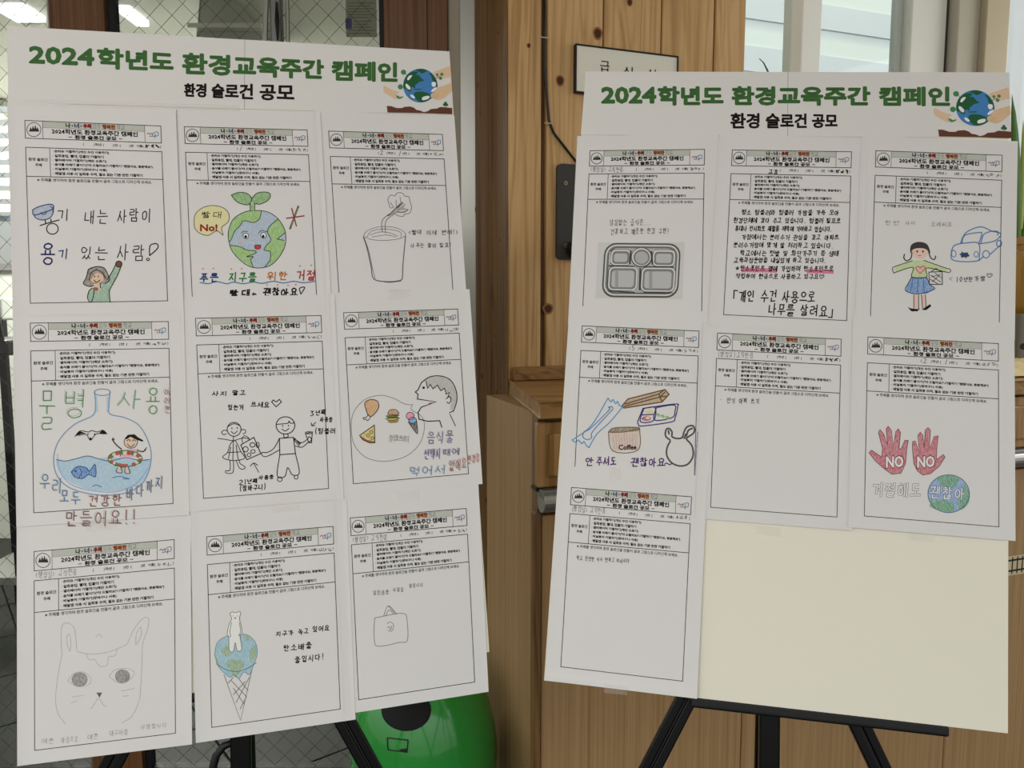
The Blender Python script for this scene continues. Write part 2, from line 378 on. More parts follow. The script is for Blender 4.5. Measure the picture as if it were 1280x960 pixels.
# stainless hood seen through the door glass
mb = MB(); a = dp(238, -40, 3.1); b = dp(331, 90, 3.1)
mb.prism([(a[0], 3.1, b[2]-.02), (b[0], 3.1, b[2]-.02), (b[0]-.02, 3.1, b[2]+.16), (a[0]+.05, 3.1, b[2]+.4)], (0, .5, 0), mat('hood_steel', '#b6bab2', .5, .2))
hood = mb.build('range_hood', bevel=.006); tag(hood, 'grey steel extractor hood in the kitchen behind the wired glass', 'hood')
a2 = dp(239, 33, 3.09); b2 = dp(331, 39, 3.09)
box('hood_rim', (a2[0], 3.05, b2[2]), (b2[0], 3.1, a2[2]), mat('hood_rim', '#d4d8d0', .4, .1), parent=hood, bevel=.003)
# white work table and dark trolley at the far left
tb = empty('kitchen_table', (dp(-20, 400, 3.6)[0], 3.6, 0), 'white topped kitchen table behind the glass at far left', 'table')
a = dp(-90, 372, 3.6); b = dp(20, 400, 3.6)
box('table_top', (a[0], 3.5, b[2]), (b[0], 4.1, a[2]), mat('table_white', '#d9dcd5', .5), parent=tb, bevel=.01)
for xx in (a[0]+.03, b[0]-.06): box('leg', (xx, 3.55, 0), (xx+.03, 3.58, b[2]), M_BLACKM, parent=tb)
tr = empty('kitchen_trolley', (dp(-20, 500, 3.0)[0], 3.0, 0), 'dark wheeled kitchen trolley with black handle at far left behind glass', 'trolley')
a = dp(-70, 425, 3.0); b = dp(9, 445, 3.0)
box('top_tray', (a[0], 3.0, b[2]), (b[0], 3.35, a[2]), M_BLACK, parent=tr, bevel=.01)
for xx in (a[0]+.02, b[0]-.04): box('post', (xx, 3.02, .05), (xx+.02, 3.04, b[2]), M_BLACKM, parent=tr)
box('shelf', (a[0], 3.0, .3), (b[0], 3.35, .33), M_GREYM, parent=tr)
mb = MB(); mb.tube([(b[0]-.02, 3.0, a[2]), (b[0], 2.96, a[2]+.08), (b[0]-.1, 2.95, a[2]+.1)], .012, M_BLACK); mb.build('handle', tr, smooth=True)

# ---------------------------------------------------------------- window side to the right of the wood wall
WIN = empty('window_4', wp(ws(1060), 0, .95), kind='structure')
def wbar(x0, x1, n0, n1, m, name='window_frame', z0=.95, z1=H, par=WIN, bev=.004):
    s0, s1 = ws(x0), ws(x1); mb = MB(); mb.box(wp(s0, n0, z0), U*(s1-s0), NW*(n1-n0), Z*(z1-z0), m); return mb.build(name, par, bevel=bev)
wbar(1006, 1031, -.10, -.02, M_PVC); wbar(1136, 1142, -.08, -.05, mat('window_grey_frame', '#b9bfb9', .5)); wbar(1146, 1190, -.10, -.03, mat('window_frame_shade', '#e2e5dd', .5))
wbar(1190, 1192.6, -.09, -.03, mat('brown_gasket', '#3c372f', .6), 'gasket'); wbar(931, 1190, -.065, -.06, M_GLASS, 'pane', bev=0)
wbar(931, 1190, -.10, .0, M_PVC, 'window_sill', .93, .97)
wbar(1193.5, 1221, -.1, 0, mat('window_jamb_grey', '#b5b0a2', .6), 'jamb'); 
wbar(1221, 1250, -.1, .02, mat('beige_jamb', '#b3a88e', .6), 'wall_pier', 0, H, None).__setitem__('kind', 'structure')
# low wall under the window
mb = MB(); mb.box(wp(s_end, -.1, 0), U*3.0, -NW*.05, Z*.95, M_WALL); mb.build('wall_window', kind='structure')
# sheer curtain with vertical folds
mc = mat('sheer_curtain_cloth', '#e9edef', .8, 0, .1, Transmission_Weight=0.0)
nt = mc.node_tree; bsd = nt.nodes['Principled BSDF']; trl = N(mc, 'ShaderNodeBsdfTranslucent'); trl.inputs[0].default_value = (.95, .97, 1, 1); mx = N(mc, 'ShaderNodeMixShader'); mx.inputs[0].default_value = .75
L(mc, bsd.outputs[0], mx.inputs[1]); L(mc, trl.outputs[0], mx.inputs[2]); L(mc, mx.outputs[0], nt.nodes['Material Output'].inputs[0])
mb = MB(); s0 = ws(1251); V = []; n = 90
for i in range(n+1):
    s = s0+i*.011; dd = -.03+.02*math.sin(i*.75)+.008*math.sin(i*2.1+1)
    V += [wp(s, dd, .98), wp(s, dd*.7, H)]
mb.add(V, [(2*i, 2*i+2, 2*i+3, 2*i+1) for i in range(n)], mc)
tag(mb.build('curtain', smooth=True), 'white sheer curtain with vertical folds at the right edge, lit from outside', 'curtain')
# pale building outside with faint bands
mo = mat('pale_facade', '#d7ddd6', .8)
t = N(mo, 'ShaderNodeTexCoord'); sp = N(mo, 'ShaderNodeSeparateXYZ'); L(mo, t.outputs['Object'], sp.inputs[0])
mm = N(mo, 'ShaderNodeMath'); mm.operation = 'SINE'; m2 = N(mo, 'ShaderNodeMath'); m2.operation = 'MULTIPLY'; m2.inputs[1].default_value = 12.
L(mo, sp.outputs['Z'], m2.inputs[0]); L(mo, m2.outputs[0], mm.inputs[0]); r = ramp(mo, mm.outputs[0], [(.2, '#dfe6df'), (.8, '#c6ced0')]); L(mo, r.outputs[0], mo.node_tree.nodes['Principled BSDF'].inputs['Base Color'])
mb = MB(); mb.box(wp(.6, -2.6, -1), U*4.5, -NW*.3, Z*5.5, mo); fac = mb.build('neighbour_building'); tag(fac, 'pale banded building wall outside the window at upper right', 'building')
for k in range(9):
    mb = MB(); mb.box(wp(.6, -2.6, 1.3+.33*k), U*4.5, NW*.006, Z*.16, mat('facade_band', '#d2d8d9', .8)); mb.build('cladding_band', fac)

# ---------------------------------------------------------------- low cabinet in front of the wood wall
zt_ = wz(634, 476)                                     # counter height
Q = hit(676, 503, (0, 0, zt_), (0, 0, 1)); fn = float((Q-W0) @ NW); fsx = float((Q-W0) @ U)
P0 = wp(.004, .003, zt_); PE = 3.0
cab = empty('cabinet', wp(1.2, fn/2, 0), 'long low pine and oak cabinet with counter behind the right board', 'cabinet')
mb = MB(); th = .032
mb.prism([wp(.004, .003, zt_-th), wp(fsx, fn, zt_-th), wp(PE, fn, zt_-th), wp(PE, .003, zt_-th)], Z*th, wood_mat('counter_pine', '#96703f', '#a47d4b', '#75522b', axis='X'))
mb.build('counter_top', cab, bevel=.004)
zm = wz(640, 459); mb = MB(); mb.box(wp(.012, .003, zt_+.001), U*(s_end-.02), NW*.02, Z*(zm-zt_), MC['counter_pine']); mb.build('upstand', cab, bevel=.003)
zd = float(hit(690, 611, wp(0, fn, 0), NW)[2]); sL = float((hit(673, 560, wp(0, fn, 0), NW)-W0) @ U); ins = .012
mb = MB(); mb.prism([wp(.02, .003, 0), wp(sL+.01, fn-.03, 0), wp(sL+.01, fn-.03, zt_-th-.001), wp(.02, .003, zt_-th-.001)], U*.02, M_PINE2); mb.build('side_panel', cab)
mb = MB(); mb.box(wp(sL+.03, .003, 0), U*(PE-sL-.03), NW*(fn-.05), Z*(zt_-th-.001), M_OAK); mb.build('carcass', cab)
spn = np.cross(wp(sL+.01, fn-.03, 0)-wp(.02, .003, 0), Z); spn /= np.linalg.norm(spn)
if spn[0] > 0: spn = -spn
sdp = [o for o in bpy.data.objects if o.name == 'side_panel'][0]
for x, y, r in ((652, 600, 4), (643, 560, 2.2), (648, 690, 3), (640, 780, 2.6), (655, 860, 3.4)): knot(x, y, r, sdp, wp(.02, .003, 0), spn, 2.2)
M_PFRONT = wood_mat('drawer_pine', '#a27b4a', '#b08856', '#85602f')
def panel(s0, s1, z0, z1, n0, m, name, par, frame=None):
    mb = MB(); mb.box(wp(s0, n0, z0), U*(s1-s0), NW*.018, Z*(z1-z0), m); o = mb.build(name, par, bevel=.004)
    if frame:
        mb = MB(); q = frame; mb.box(wp(s0+q, n0+.0175, z0+q), U*(s1-s0-2*q), NW*.008, Z*(z1-z0-2*q), m); mb.build('raised_field', o, bevel=.006)
    return o
ztop = zt_-th-.004; sd = sL; w_ = .46
while sd < PE-.3:
    d = panel(sd+.003, sd+w_-.003, zd, ztop-.006, fn-.03, M_PFRONT, 'drawer', cab, .022); sd += w_
zh = float(hit(690, 640, wp(0, fn, 0), NW)[2])
mb = MB(); mb.box(wp(sL+.004, fn-.05, zd-.008), U*(PE-sL-.1), NW*.03, Z*.0075, M_BLACK); mb.build('shadow_gap', cab)
c = (zh+zd)/2; mb = MB(); pr = []
hs = float((hit(679, 626, wp(0, fn, 0), NW)-W0) @ U); hr = (zd-zh)/2-.001
mb.tube([wp(hs, fn-.012, c-.004), wp(PE-.1, fn-.012, c-.004)], hr, M_GREYM, 20); mb.build('grip_rail', cab, smooth=False, bevel=.001)
mb = MB(); mb.box(wp(hs-.002, fn-.022, c+hr*.2), U*(PE-.2-hs), NW*.026, Z*hr*.75, mat('grip_rail_top', '#8a8a86', .4, .7)); mb.build('grip_lip', cab, bevel=.002)
# lower doors: seam at column 927
FP = wp(0, fn-.02, 0)
sA = float((hit(676, 800, FP, NW)-W0) @ U); sB = float((hit(927, 920, FP, NW)-W0) @ U)
mb = MB(); s5 = float((hit(667, 800, FP, NW)-W0) @ U); mb.box(wp(s5, fn-.04, 0), U*(sA-s5-.002), NW*.026, Z*(zh-.004), M_PINE2); mb.build('corner_post', cab, bevel=.003)
for a, b in ((sA, sB), (sB, sB+.62), (sB+.62, sB+1.24), (sB+1.24, PE)):
    panel(a+.0012, b-.0012, .08, zh-.012, fn-.038, M_OAK, 'door', cab)
mb = MB(); mb.box(wp(sA, fn-.07, 0), U*(PE-sA), NW*.03, Z*.078, M_BLACK); mb.build('plinth', cab)
# toy track tape strip on the door
TPn = wp(0, fn-.02, 0); a = hit(1258, 696, TPn, NW); b = hit(1258, 720, TPn, NW); tsx = float((a-W0) @ U)
mb = MB(); mb.box(wp(tsx-.02, fn-.0195, b[2]), U*.5, NW*.0006, Z*(a[2]-b[2]), mat('cream_tape', '#cdbd98', .6)); tk = mb.build('track_tape'); tag(tk, 'cream tape strip printed with black railway track on the cabinet door, right edge', 'tape')
mb = MB(); hh = a[2]-b[2]; mk = mat('track_black', '#1c1a18', .6)
for f in (.2, .74): mb.box(wp(tsx-.02, fn-.0189, b[2]+hh*f), U*.5, NW*.0003, Z*hh*.09, mk)
for k in range(28): mb.box(wp(tsx-.016+k*.0178, fn-.0189, b[2]+hh*.08), U*.004, NW*.0003, Z*hh*.86, mk)
mb.build('railway_track', tk)

# things on the counter, right edge
def cp(px, py, n=.2):                                     # point on a plane parallel to the wall, n in front of it
    return hit(px, py, wp(0, n, 0), NW)
def counter(px, n): q = cp(px, 450, n); return np.array([q[0], q[1], zt_+.0008])
def blade(mb, base, tip, w, bend, m):
    base = np.array(base); tip = np.array(tip); d = np.cross(tip-base, [0.3, 1, 0]); d /= np.linalg.norm(d); V = []; n = 9
    for i in range(n):
        t = i/(n-1); c = base*(1-t)+tip*t+np.array(bend)*math.sin(math.pi*t*.5)*t*(1-t)*2; ww = w*(math.sin(math.pi*(.12+.88*t)))**.7+.0003
        V += [c-d*ww, c+np.array([0, .12, 0])*ww, c+d*ww, c-np.array([0, .12, 0])*ww*.2]
    F = []
    for i in range(n-1):
        for j in range(4): F.append((i*4+j, i*4+(j+1) % 4, i*4+4+(j+1) % 4, i*4+4+j))
    mb.add(V, F, m)
M_LEAF = mat('green_leaf', '#4f7a34', .4); M_LEAF2 = mat('dark_leaf', '#2f4a22', .4); M_LEAFY = mat('yellow_edge_leaf', '#a9b45a', .4)
pc = counter(1284, .12); pot = empty('potted_snake_plant', pc, 'snake plant with green blades in a tan pot at the right edge by the curtain', 'plant')
mb = MB(); zr = cp(1275, 297, .12)[2]-zt_
for p_ in [(0, 0)]: lathe(mb, [(.0, .0), (.05, 0), (.062, zr-.02), (.072, zr-.02), (.072, zr), (.062, zr), (.058, zr-.01), (0, zr-.01)], pc, mat('tan_pot', '#b88a55', .5), 28)
mb.build('pot', pot, smooth=False)
mb = MB(); top = pc+Z*(zr-.01)
for (bx, by, tx, ty, w2, m) in ((1272, 292, 1265, 118, .012, M_LEAF), (1275, 292, 1279, 150, .009, M_LEAFY), (1270, 290, 1264, 205, .006, M_LEAF2), (1276, 290, 1284, 190, .012, M_LEAFY), (1280, 290, 1296, 140, .013, M_LEAF), (1290, 290, 1312, 170, .012, M_LEAF)):
    mb = MB(); blade(mb, cp(bx, by+6, .12+random.uniform(-.01, .01)), cp(tx, ty, .13), w2, (.01, 0, 0), m); mb.build('leaf', pot, smooth=True)
# amber glass jar, speckled stone, cream cloth
jc = counter(1283, .25); z1 = cp(1275, 312, .25)[2]-zt_; z0 = cp(1275, 372, .25)[2]-zt_
sh = MB(); sh.box(jc+np.array([-.06, -.05, 0]), (.2, 0, 0), (0, .12, 0), (0, 0, z0-.045), mat('speckled_stone', '#7f7a6e', .7)); 
so = sh.build('stone_block', bevel=.008); tag(so, 'grey block with round black holes under the amber jar at the right edge', 'block')
for k in range(10):
    mb = MB(); cx = jc+np.array([-.045+.036*(k % 5), -.0495, .022+.04*(k//5)+.012*(k % 2)]); pts = [cx+np.array([.009*math.cos(q), 0, .009*math.sin(q)]) for q in np.linspace(0, 2*math.pi, 13)[:-1]]
    mb.prism(pts, (0, -.0012, 0), M_BLACK); mb.build('hole', so)
mb = MB(); zj = z0-.045; lathe(mb, [(0, zj+.001), (.045, zj+.001), (.05, zj+.02), (.05, z1-.02), (.042, z1), (.038, z1), (.045, z1-.02), (.045, zj+.02), (0, zj+.01)], jc, mat('amber_glass', '#d9b04a', .1, 0, .5, Transmission_Weight=.6), 24)
tag(mb.build('glass_jar', smooth=True), 'amber glass jar glowing yellow beneath the snake plant at the right edge', 'jar')
mb = MB(); cc = counter(1276, .33); V = []; n = 14
for i in range(n):
    for j in range(n):
        x = -.07+.2*i/(n-1); y = -.06+.09*j/(n-1); V.append(cc+U*x+NW*(-y-.02)+Z*(.004+.022*abs(math.sin(5*x*8+j*.7))*math.sin(math.pi*j/(n-1))+.022*math.sin(math.pi*j/(n-1))))
mb.add(V, [(i*n+j, (i+1)*n+j, (i+1)*n+j+1, i*n+j+1) for i in range(n-1) for j in range(n-1)], mat('straw_cloth', '#cdb98c', .8))
tag(mb.build('crumpled_cloth', smooth=True), 'crumpled straw coloured cloth on the counter at the right edge', 'cloth')
# thin leaf behind the right banner
pb = counter(985, .14); sp_ = empty('spider_plant', pb, 'thin leaved plant whose dark tip shows above the right banner', 'plant')
mb = MB(); lathe(mb, [(0, 0), (.05, 0), (.065, .13), (.06, .13), (.05, .12), (0, .12)], pb, mat('grey_pot', '#8b877f', .6), 24); mb.build('pot', sp_)
for tx, ty, hx_ in ((949, 73, 985), (1000, 120, 990), (1020, 150, 988)):
    a = cp(hx_, 385, .14); b = cp(tx, ty, .15); mid = cp((hx_+tx)/2+14, ty+18 if ty < 100 else ty+60, .14); mb = MB()
    mb.tube([(1-t)**2*a+2*t*(1-t)*mid+t*t*b for t in np.linspace(0, 1, 12)], [.0075*(1-t)+.0008 for t in np.linspace(0, 1, 12)], M_LEAF2, 6); mb.build('leaf', sp_, smooth=True)

# ---------------------------------------------------------------- sign, bracket and cable on the wood wall
def wq(px, py, n): return hit(px, py, wp(0, n, 0), NW)
TXT = {}; EDG = {}
def text_raw(s, bold=0, res=2):
    k = (s, bold, res)
    if k in TXT: return TXT[k]
    cu = bpy.data.curves.new('txt', 'FONT'); cu.body = s; cu.resolution_u = res; cu.offset = bold; cu.fill_mode = 'BOTH'
    o = bpy.data.objects.new('txt', cu); COL.objects.link(o); dg = bpy.context.evaluated_depsgraph_get(); me = o.evaluated_get(dg).to_mesh()
    v = np.array([x.co[:2] for x in me.vertices]); f = [tuple(p.vertices) for p in me.polygons]
    cnt = {}
    for q in f:
        for a, b in zip(q, q[1:]+q[:1]): cnt[(min(a, b), max(a, b))] = cnt.get((min(a, b), max(a, b)), 0)+1
    EDG[k] = [e for e, c in cnt.items() if c == 1]
    o.evaluated_get(dg).to_mesh_clear(); bpy.data.objects.remove(o); bpy.data.curves.remove(cu)
    TXT[k] = (v, f); return v, f
def text_fit(s, bold=0, res=2, box=None):
    """glyph mesh normalised to 0..1 with y down"""
    v, f = text_raw(s, bold, res); mn, mx_ = v.min(0), v.max(0) if box is None else box
    q = (v-mn)/(mx_-mn); q[:, 1] = 1-q[:, 1]; return q, f
sg = [(719.5, 54), (848.5, 71.5), (846, 122), (717, 115)]
ss = [wq(x, y, .014) for x, y in sg]; s0 = float((ss[0]-W0) @ U); s1 = float((ss[1]-W0) @ U); z1 = ss[0][2]; z0 = ss[3][2]
mb = MB(); mb.box(wp(s0, .0005, z0), U*(s1-s0), NW*.010, Z*(z1-z0), M_BLACK); sign = mb.build('door_sign', bevel=.002); tag(sign, 'white sign with black frame and lettering on the pine wall', 'sign')
mb = MB(); q = .0035; mb.box(wp(s0+q, .010, z0+q), U*(s1-s0-2*q), NW*.0015, Z*(z1-z0-2*q), mat('sign_plate', '#e9e8dc', .4, 0, .4)); mb.build('plate', sign)
for (a, b, c, d) in ((s0, s1, z0, z0+.0038), (s0, s1, z1-.0038, z1), (s0, s0+.0038, z0, z1), (s1-.0038, s1, z0, z1)):
    mb = MB(); mb.box(wp(a, .0105, c), U*(b-a), NW*.004, Z*(d-c), M_BLACK); mb.build('frame_bar', sign, bevel=.001)
lh = (z1-z0)*.24
for ch, x in (('급', 756), ('식', 785), ('실', 814.5)):
    v, f = text_fit(ch, .005); c = float((wq(x, 90, .012)-W0) @ U); zc = wq(x, {'급': 83.5, '식': 90.5, '실': 93.5}[ch], .012)[2]
    mb = MB(); mb.add([wp(c+(a-.5)*lh*.95, .0122, zc+(.5-b)*lh) for a, b in v], f, mat('sign_ink', '#15140f', .5)); mb.build('letter', sign)
# bracket plate
def rrect(cx, cy, w, h, r, k=5):
    out = []
    for (sx, sy, a0) in ((1, 1, 0), (-1, 1, 90), (-1, -1, 180), (1, -1, 270)):
        for i in range(k+1):
            a = math.radians(a0+90*i/k); out.append((cx+sx*(w/2-r)+r*math.cos(a), cy+sy*(h/2-r)+r*math.sin(a)))
    return out
a = wq(697, 204, .012); b = wq(697, 324, .012); sa = float((a-W0) @ U); hgt = a[2]-b[2]; wd = hgt*.42
mb = MB(); mb.prism([wp(x, .0008, z) for x, z in rrect(sa+wd/2, (a[2]+b[2])/2, wd, hgt, .012)], NW*.012, M_DGREY); brk = mb.build('wall_bracket', bevel=.0012); tag(brk, 'dark grey rounded wall plate with two screws beside the right board', 'bracket')
for y in (229, 307):
    c = wq(707, y, .013); mb = MB(); mb.tube([c-NW*.001, c+NW*.0018], .0052, mat('brass_screw', '#8d8262', .35, .8), 14); sc_ = mb.build('screw', brk)
    mb = MB(); mb.tube([c+NW*.0016, c+NW*.0024], .0022, M_BLACK, 6); mb.build('socket', sc_)
c = wq(722, 312, .03); mb = MB(); mb.tube([c-NW*.016, c+NW*.012], .024, M_BLACK, 24); mb.build('round_cap', brk, bevel=.002)
# cable
cab_px = [(680.5, -60), (680.5, 40), (680.3, 80), (683, 115), (686, 150), (692, 166), (706, 184), (722, 204)]
mb = MB(); mb.tube([wq(x, y, .004) for x, y in cab_px], .0032, M_BLACK, 8); cb = mb.build('cable', smooth=True); tag(cb, 'black cable running down the pine wall to the grey plate', 'cable')
for x, y in ((680.2, 47), (684.8, 154)):
    c = wq(x, y, .009); mb = MB(); mb.box(c-U*.009-Z*.0015, U*.018, NW*.0015, Z*.003, mat('cable_clip', '#b0a48c', .5)); mb.build('clip', cb)

# ---------------------------------------------------------------- green bin between the boards
YG = 1.72; gc = dp(531, 940, YG); gx = gc[0]; gr = 89/FPX*YG*1.08; gz = gc[2]
binm = MB(); prof = [(0, 0), (gr*.72, 0), (gr*.76, .02), (gr*.95, gz*.6), (gr, gz)]
hdome = .24
prof += [(gr*math.cos(a)**.8, gz+hdome*math.sin(a)) for a in np.linspace(.12, math.pi/2-.03, 14)]+[(0.0005, gz+hdome)]
lathe(binm, prof, (gx, YG, 0), M_GREEN, 56); bn = binm.build('litter_bin', smooth=True); tag(bn, 'glossy green domed plastic bin with dark oval opening beneath the left board', 'bin')
def on_dome(px, py):
    d = ray(px, py); best = None
    for t in np.linspace(1.2, 2.2, 1500):
        p = CAM+d*t; z = p[2]-gz; rr = gr if z < 0 else gr*math.cos(math.asin(min(1, z/hdome)))**.8
        if math.hypot(p[0]-gx, p[1]-YG) < rr: return p
    return CAM+d*1.7
def dome_patch(pts, m, name, off=.0015):
    cx = sum(p[0] for p in pts)/len(pts); cy = sum(p[1] for p in pts)/len(pts); n = len(pts); mb = MB(); V = []; R_ = 5
    for k in range(R_+1):
        for p in pts:
            f = k/R_; q = on_dome(cx+(p[0]-cx)*f, cy+(p[1]-cy)*f); nn = np.array([q[0]-gx, q[1]-YG, (q[2]-gz)*.6]); nn /= np.linalg.norm(nn); V.append(q+nn*off)
    F = [(k*n+i, k*n+(i+1) % n, (k+1)*n+(i+1) % n, (k+1)*n+i) for k in range(R_) for i in range(n)]
    mb.add(V, F, m); return mb.build(name, bn, smooth=True)
dome_patch([(508+31*math.cos(q), 888+26*math.sin(q)) for q in np.linspace(0, 2*math.pi, 29)[:-1]], mat('dark_opening', '#07090a', .6), 'opening')
fr = [(484, 922), (510, 925), (509, 940), (485, 937)]
for i in range(4):
    p, q = fr[i], fr[(i+1) % 4]; mb = MB(); mb.tube([on_dome(p[0]+(q[0]-p[0])*t, p[1]+(q[1]-p[1])*t)+np.array([0, -.001, 0]) for t in (0, .5, 1)], .0012, M_BLACK, 6); mb.build('label_line', bn)
dome_patch([(498, 937), (510, 935), (508, 941)], M_BLACK, 'label_corner')

# ---------------------------------------------------------------- boards
class Board:
    def __init__(s, corners, name):
        Hc = homog([(0, 0), (.6, 0), (.6, -.9), (0, -.9)], [(x-640, 480-y) for x, y in corners])
        M_ = np.diag([1/FPX, 1/FPX, 1]) @ Hc; a, b, t = M_.T; sg_ = np.sign(t[2]); k = np.linalg.norm(a)*sg_
        a, t = a/k, t/k; b = b/(np.linalg.norm(b)*sg_); b = b-a*(a @ b); b /= np.linalg.norm(b)
        cw = lambda v: v[0]*RT+v[1]*UP+v[2]*FW
        s.a, s.b = cw(a), cw(b); s.o = CAM+cw(t); s.n = np.cross(s.a, s.b); 
        if s.n[1] > 0: s.n = -s.n
        s.name = name
    def p(s, x, y, h=0): return s.o+s.a*x-s.b*y+s.n*h      # metres from the top left corner, y down
    def px(s, pts, h=0):
        pts = np.asarray(pts, float); return hit(pts[:, 0], pts[:, 1], s.o, s.n, h)
BL_ = Board([(8, 32), (562, 64), (609, 814), (22, 895)], 'left'); BR_ = Board([(732, 89), (1262, 90), (1265, 914), (684, 848)], 'right')
for B, lb in ((BL_, 'white foam display board on the black easel at left, nearly covered by nine sheets'), (BR_, 'cream foam display board on the black easel at right, bare at its lower right')):
    mb = MB(); mb.box(B.p(0, .9, -.0055), B.a*.6, B.b*.9, B.n*.005, M_FOAM); tag(mb.build('display_board', bevel=.0006), lb, 'board')
# easels
def easel(B, mastx, hub, legs, tray, label, lipn=.002):
    hubp = B.px([hub], -.022)[0]
    e = empty('easel', (hubp[0], hubp[1], 0), label, 'easel')
    # mast lies behind the board, from above the hub down past the tray
    ax = B.b.copy(); side = B.a
    m0 = B.px([mastx], -.026)[0]; top = hubp; dirm = (m0-top)/np.linalg.norm(m0-top)
    p1 = m0+dirm*.22; p0 = top-dirm*.5; wv = .0135
    mb = MB(); mb.box(p0-side*wv-B.n*.012, side*2*wv, p1-p0, B.n*.016, M_BLACKM); mb.build('mast', e, bevel=.003)
    mb = MB(); mb.box(hubp-side*.035-B.n*.03-B.b*.03, side*.07, B.b*.06, B.n*.022, M_BLACK); mb.build('hub', e, bevel=.005)
    for q in legs:
        a = hubp-B.n*.012; b = B.px([q], -.032)[0]; d = (b-a)/np.linalg.norm(b-a); 
        t = (a[2]-.012)/-d[2]; c = a+d*t
        sd_ = np.cross(d, B.n); sd_ /= np.linalg.norm(sd_)
        mb = MB()
        for k in (-1, 1): mb.box(a+sd_*(k*.0075-.0062)-B.n*.006, sd_*.0124, c-a, B.n*.012, M_BLACKM)
        mb.box(a-sd_*.003-B.n*.004, sd_*.006, (c-a)*.98, B.n*.006, M_BLACK)
        lg = mb.build('leg', e, bevel=.002)
        mb = MB(); mb.box(c-sd_*.017-B.n*.012-Z*.0, sd_*.034, Z*.03, B.n*.024, M_BLACK); mb.build('rubber_foot', lg, bevel=.003)
    a = hubp-B.n*.02; hd = (hubp-CAM)*np.array([1, 1, 0]); hd /= np.linalg.norm(hd); c = np.array([a[0]+hd[0]*.4, a[1]+hd[1]*.4, .012]); mb = MB(); mb.tube([a, c], .011, M_BLACKM, 10); rl = mb.build('leg', e, smooth=True)
    # tray: ledge below the board plus front lip
    (x0, x1) = tray
    mb = MB(); mb.box(B.p(x0, .9125, -.024), B.a*(x1-x0), B.b*.0115, B.n*(.024+lipn), M_BLACK); tr_ = mb.build('tray', e, bevel=.004)
    mb = MB(); mb.box(B.p(x0, .9128, lipn-.0062), B.a*(x1-x0), B.b*.0135, B.n*.006, M_BLACK); mb.build('lip', tr_, bevel=.003)
    return e
def bxy(B, px, py):
    q = B.px([(px, py)])[0]-B.o; return float(q @ B.a), float(-(q @ B.b))
xe = bxy(BR_, 1187, 908)[0]; xm_ = bxy(BR_, 962, 890)[0]
easel(BR_, (962, 920), (964, 672), [(813, 960), (1100, 960)], (bxy(BR_, 864, 872)[0], xe), 'black telescopic easel holding the right board, its tray and legs showing')
xm_ = bxy(BL_, 300, 890)[0]
el = easel(BL_, (301, 935), (299, 665), [(463.6, 960), (137, 960)], (xm_-.2, xm_+.2), 'black telescopic easel under the left board beside the green bin', .0002)
mb = MB(); mb.tube(BL_.px([(296, 925), (280, 932), (270, 945), (265, 965), (268, 990), (285, 1005)], -.03), .0055, M_BLACK, 8); mb.build('strap', el, smooth=True)

# ---------------------------------------------------------------- Hangul pen strokes
CHO = 'ㄱㄲㄴㄷㄸㄹㅁㅂㅃㅅㅆㅇㅈㅉㅊㅋㅌㅍㅎ'; JUNG = 'ㅏㅐㅑㅒㅓㅔㅕㅖㅗㅘㅙㅚㅛㅜㅝㅞㅟㅠㅡㅢㅣ'
JONG = ['', 'ㄱ', 'ㄲ', 'ㄳ', 'ㄴ', 'ㄵ', 'ㄴㅎ', 'ㄷ', 'ㄹ', 'ㄺ', 'ㄻ', 'ㄼ', 'ㄽ', 'ㄾ', 'ㄿ', 'ㅀ', 'ㅁ', 'ㅂ', 'ㅄ', 'ㅅ', 'ㅆ', 'ㅇ', 'ㅈ', 'ㅊ', 'ㅋ', 'ㅌ', 'ㅍ', 'ㅎ']
def PP(s): return [tuple(float(q) for q in p.split(',')) for p in s.split()]
def circ(cx, cy, rx, ry, n=14, a0=-90): return [(cx+rx*math.cos(math.radians(a0+360*i/n)), cy+ry*math.sin(math.radians(a0+360*i/n))) for i in range(n+1)]
JS = {k: [PP(x) for x in v.split('|')] for k, v in {
 'ㄱ': '.1,.15 .85,.12 .72,.95', 'ㄴ': '.15,.1 .15,.85 .92,.82', 'ㄷ': '.85,.12 .15,.15 .15,.85 .9,.85', 'ㄹ': '.1,.1 .85,.1 .82,.48 .15,.5 .15,.9 .92,.88',
 'ㅁ': '.12,.12 .14,.88 .88,.88 .88,.12 .12,.12', 'ㅂ': '.15,.05 .15,.9 .85,.9 .85,.05|.15,.5 .85,.48', 'ㅅ': '.5,.05 .38,.5 .05,.95|.45,.4 .92,.92',
 'ㅈ': '.08,.15 .85,.12 .5,.5 .05,.95|.5,.48 .92,.92', 'ㅊ': '.35,-.08 .65,-.05|.08,.22 .85,.2 .5,.55 .05,.95|.5,.52 .92,.95', 'ㅋ': '.1,.12 .85,.1 .72,.95|.1,.5 .78,.46',
 'ㅌ': '.85,.1 .15,.12 .15,.88 .9,.88|.15,.5 .8,.48', 'ㅍ': '.08,.12 .92,.1|.32,.12 .36,.85|.68,.12 .64,.85|.04,.88 .96,.86'}.items()}
JS['ㅇ'] = [circ(.5, .5, .42, .42)]; JS['ㅎ'] = [PP('.4,-.05 .6,-.02'), PP('.1,.22 .9,.2'), circ(.5, .65, .32, .32, 12)]
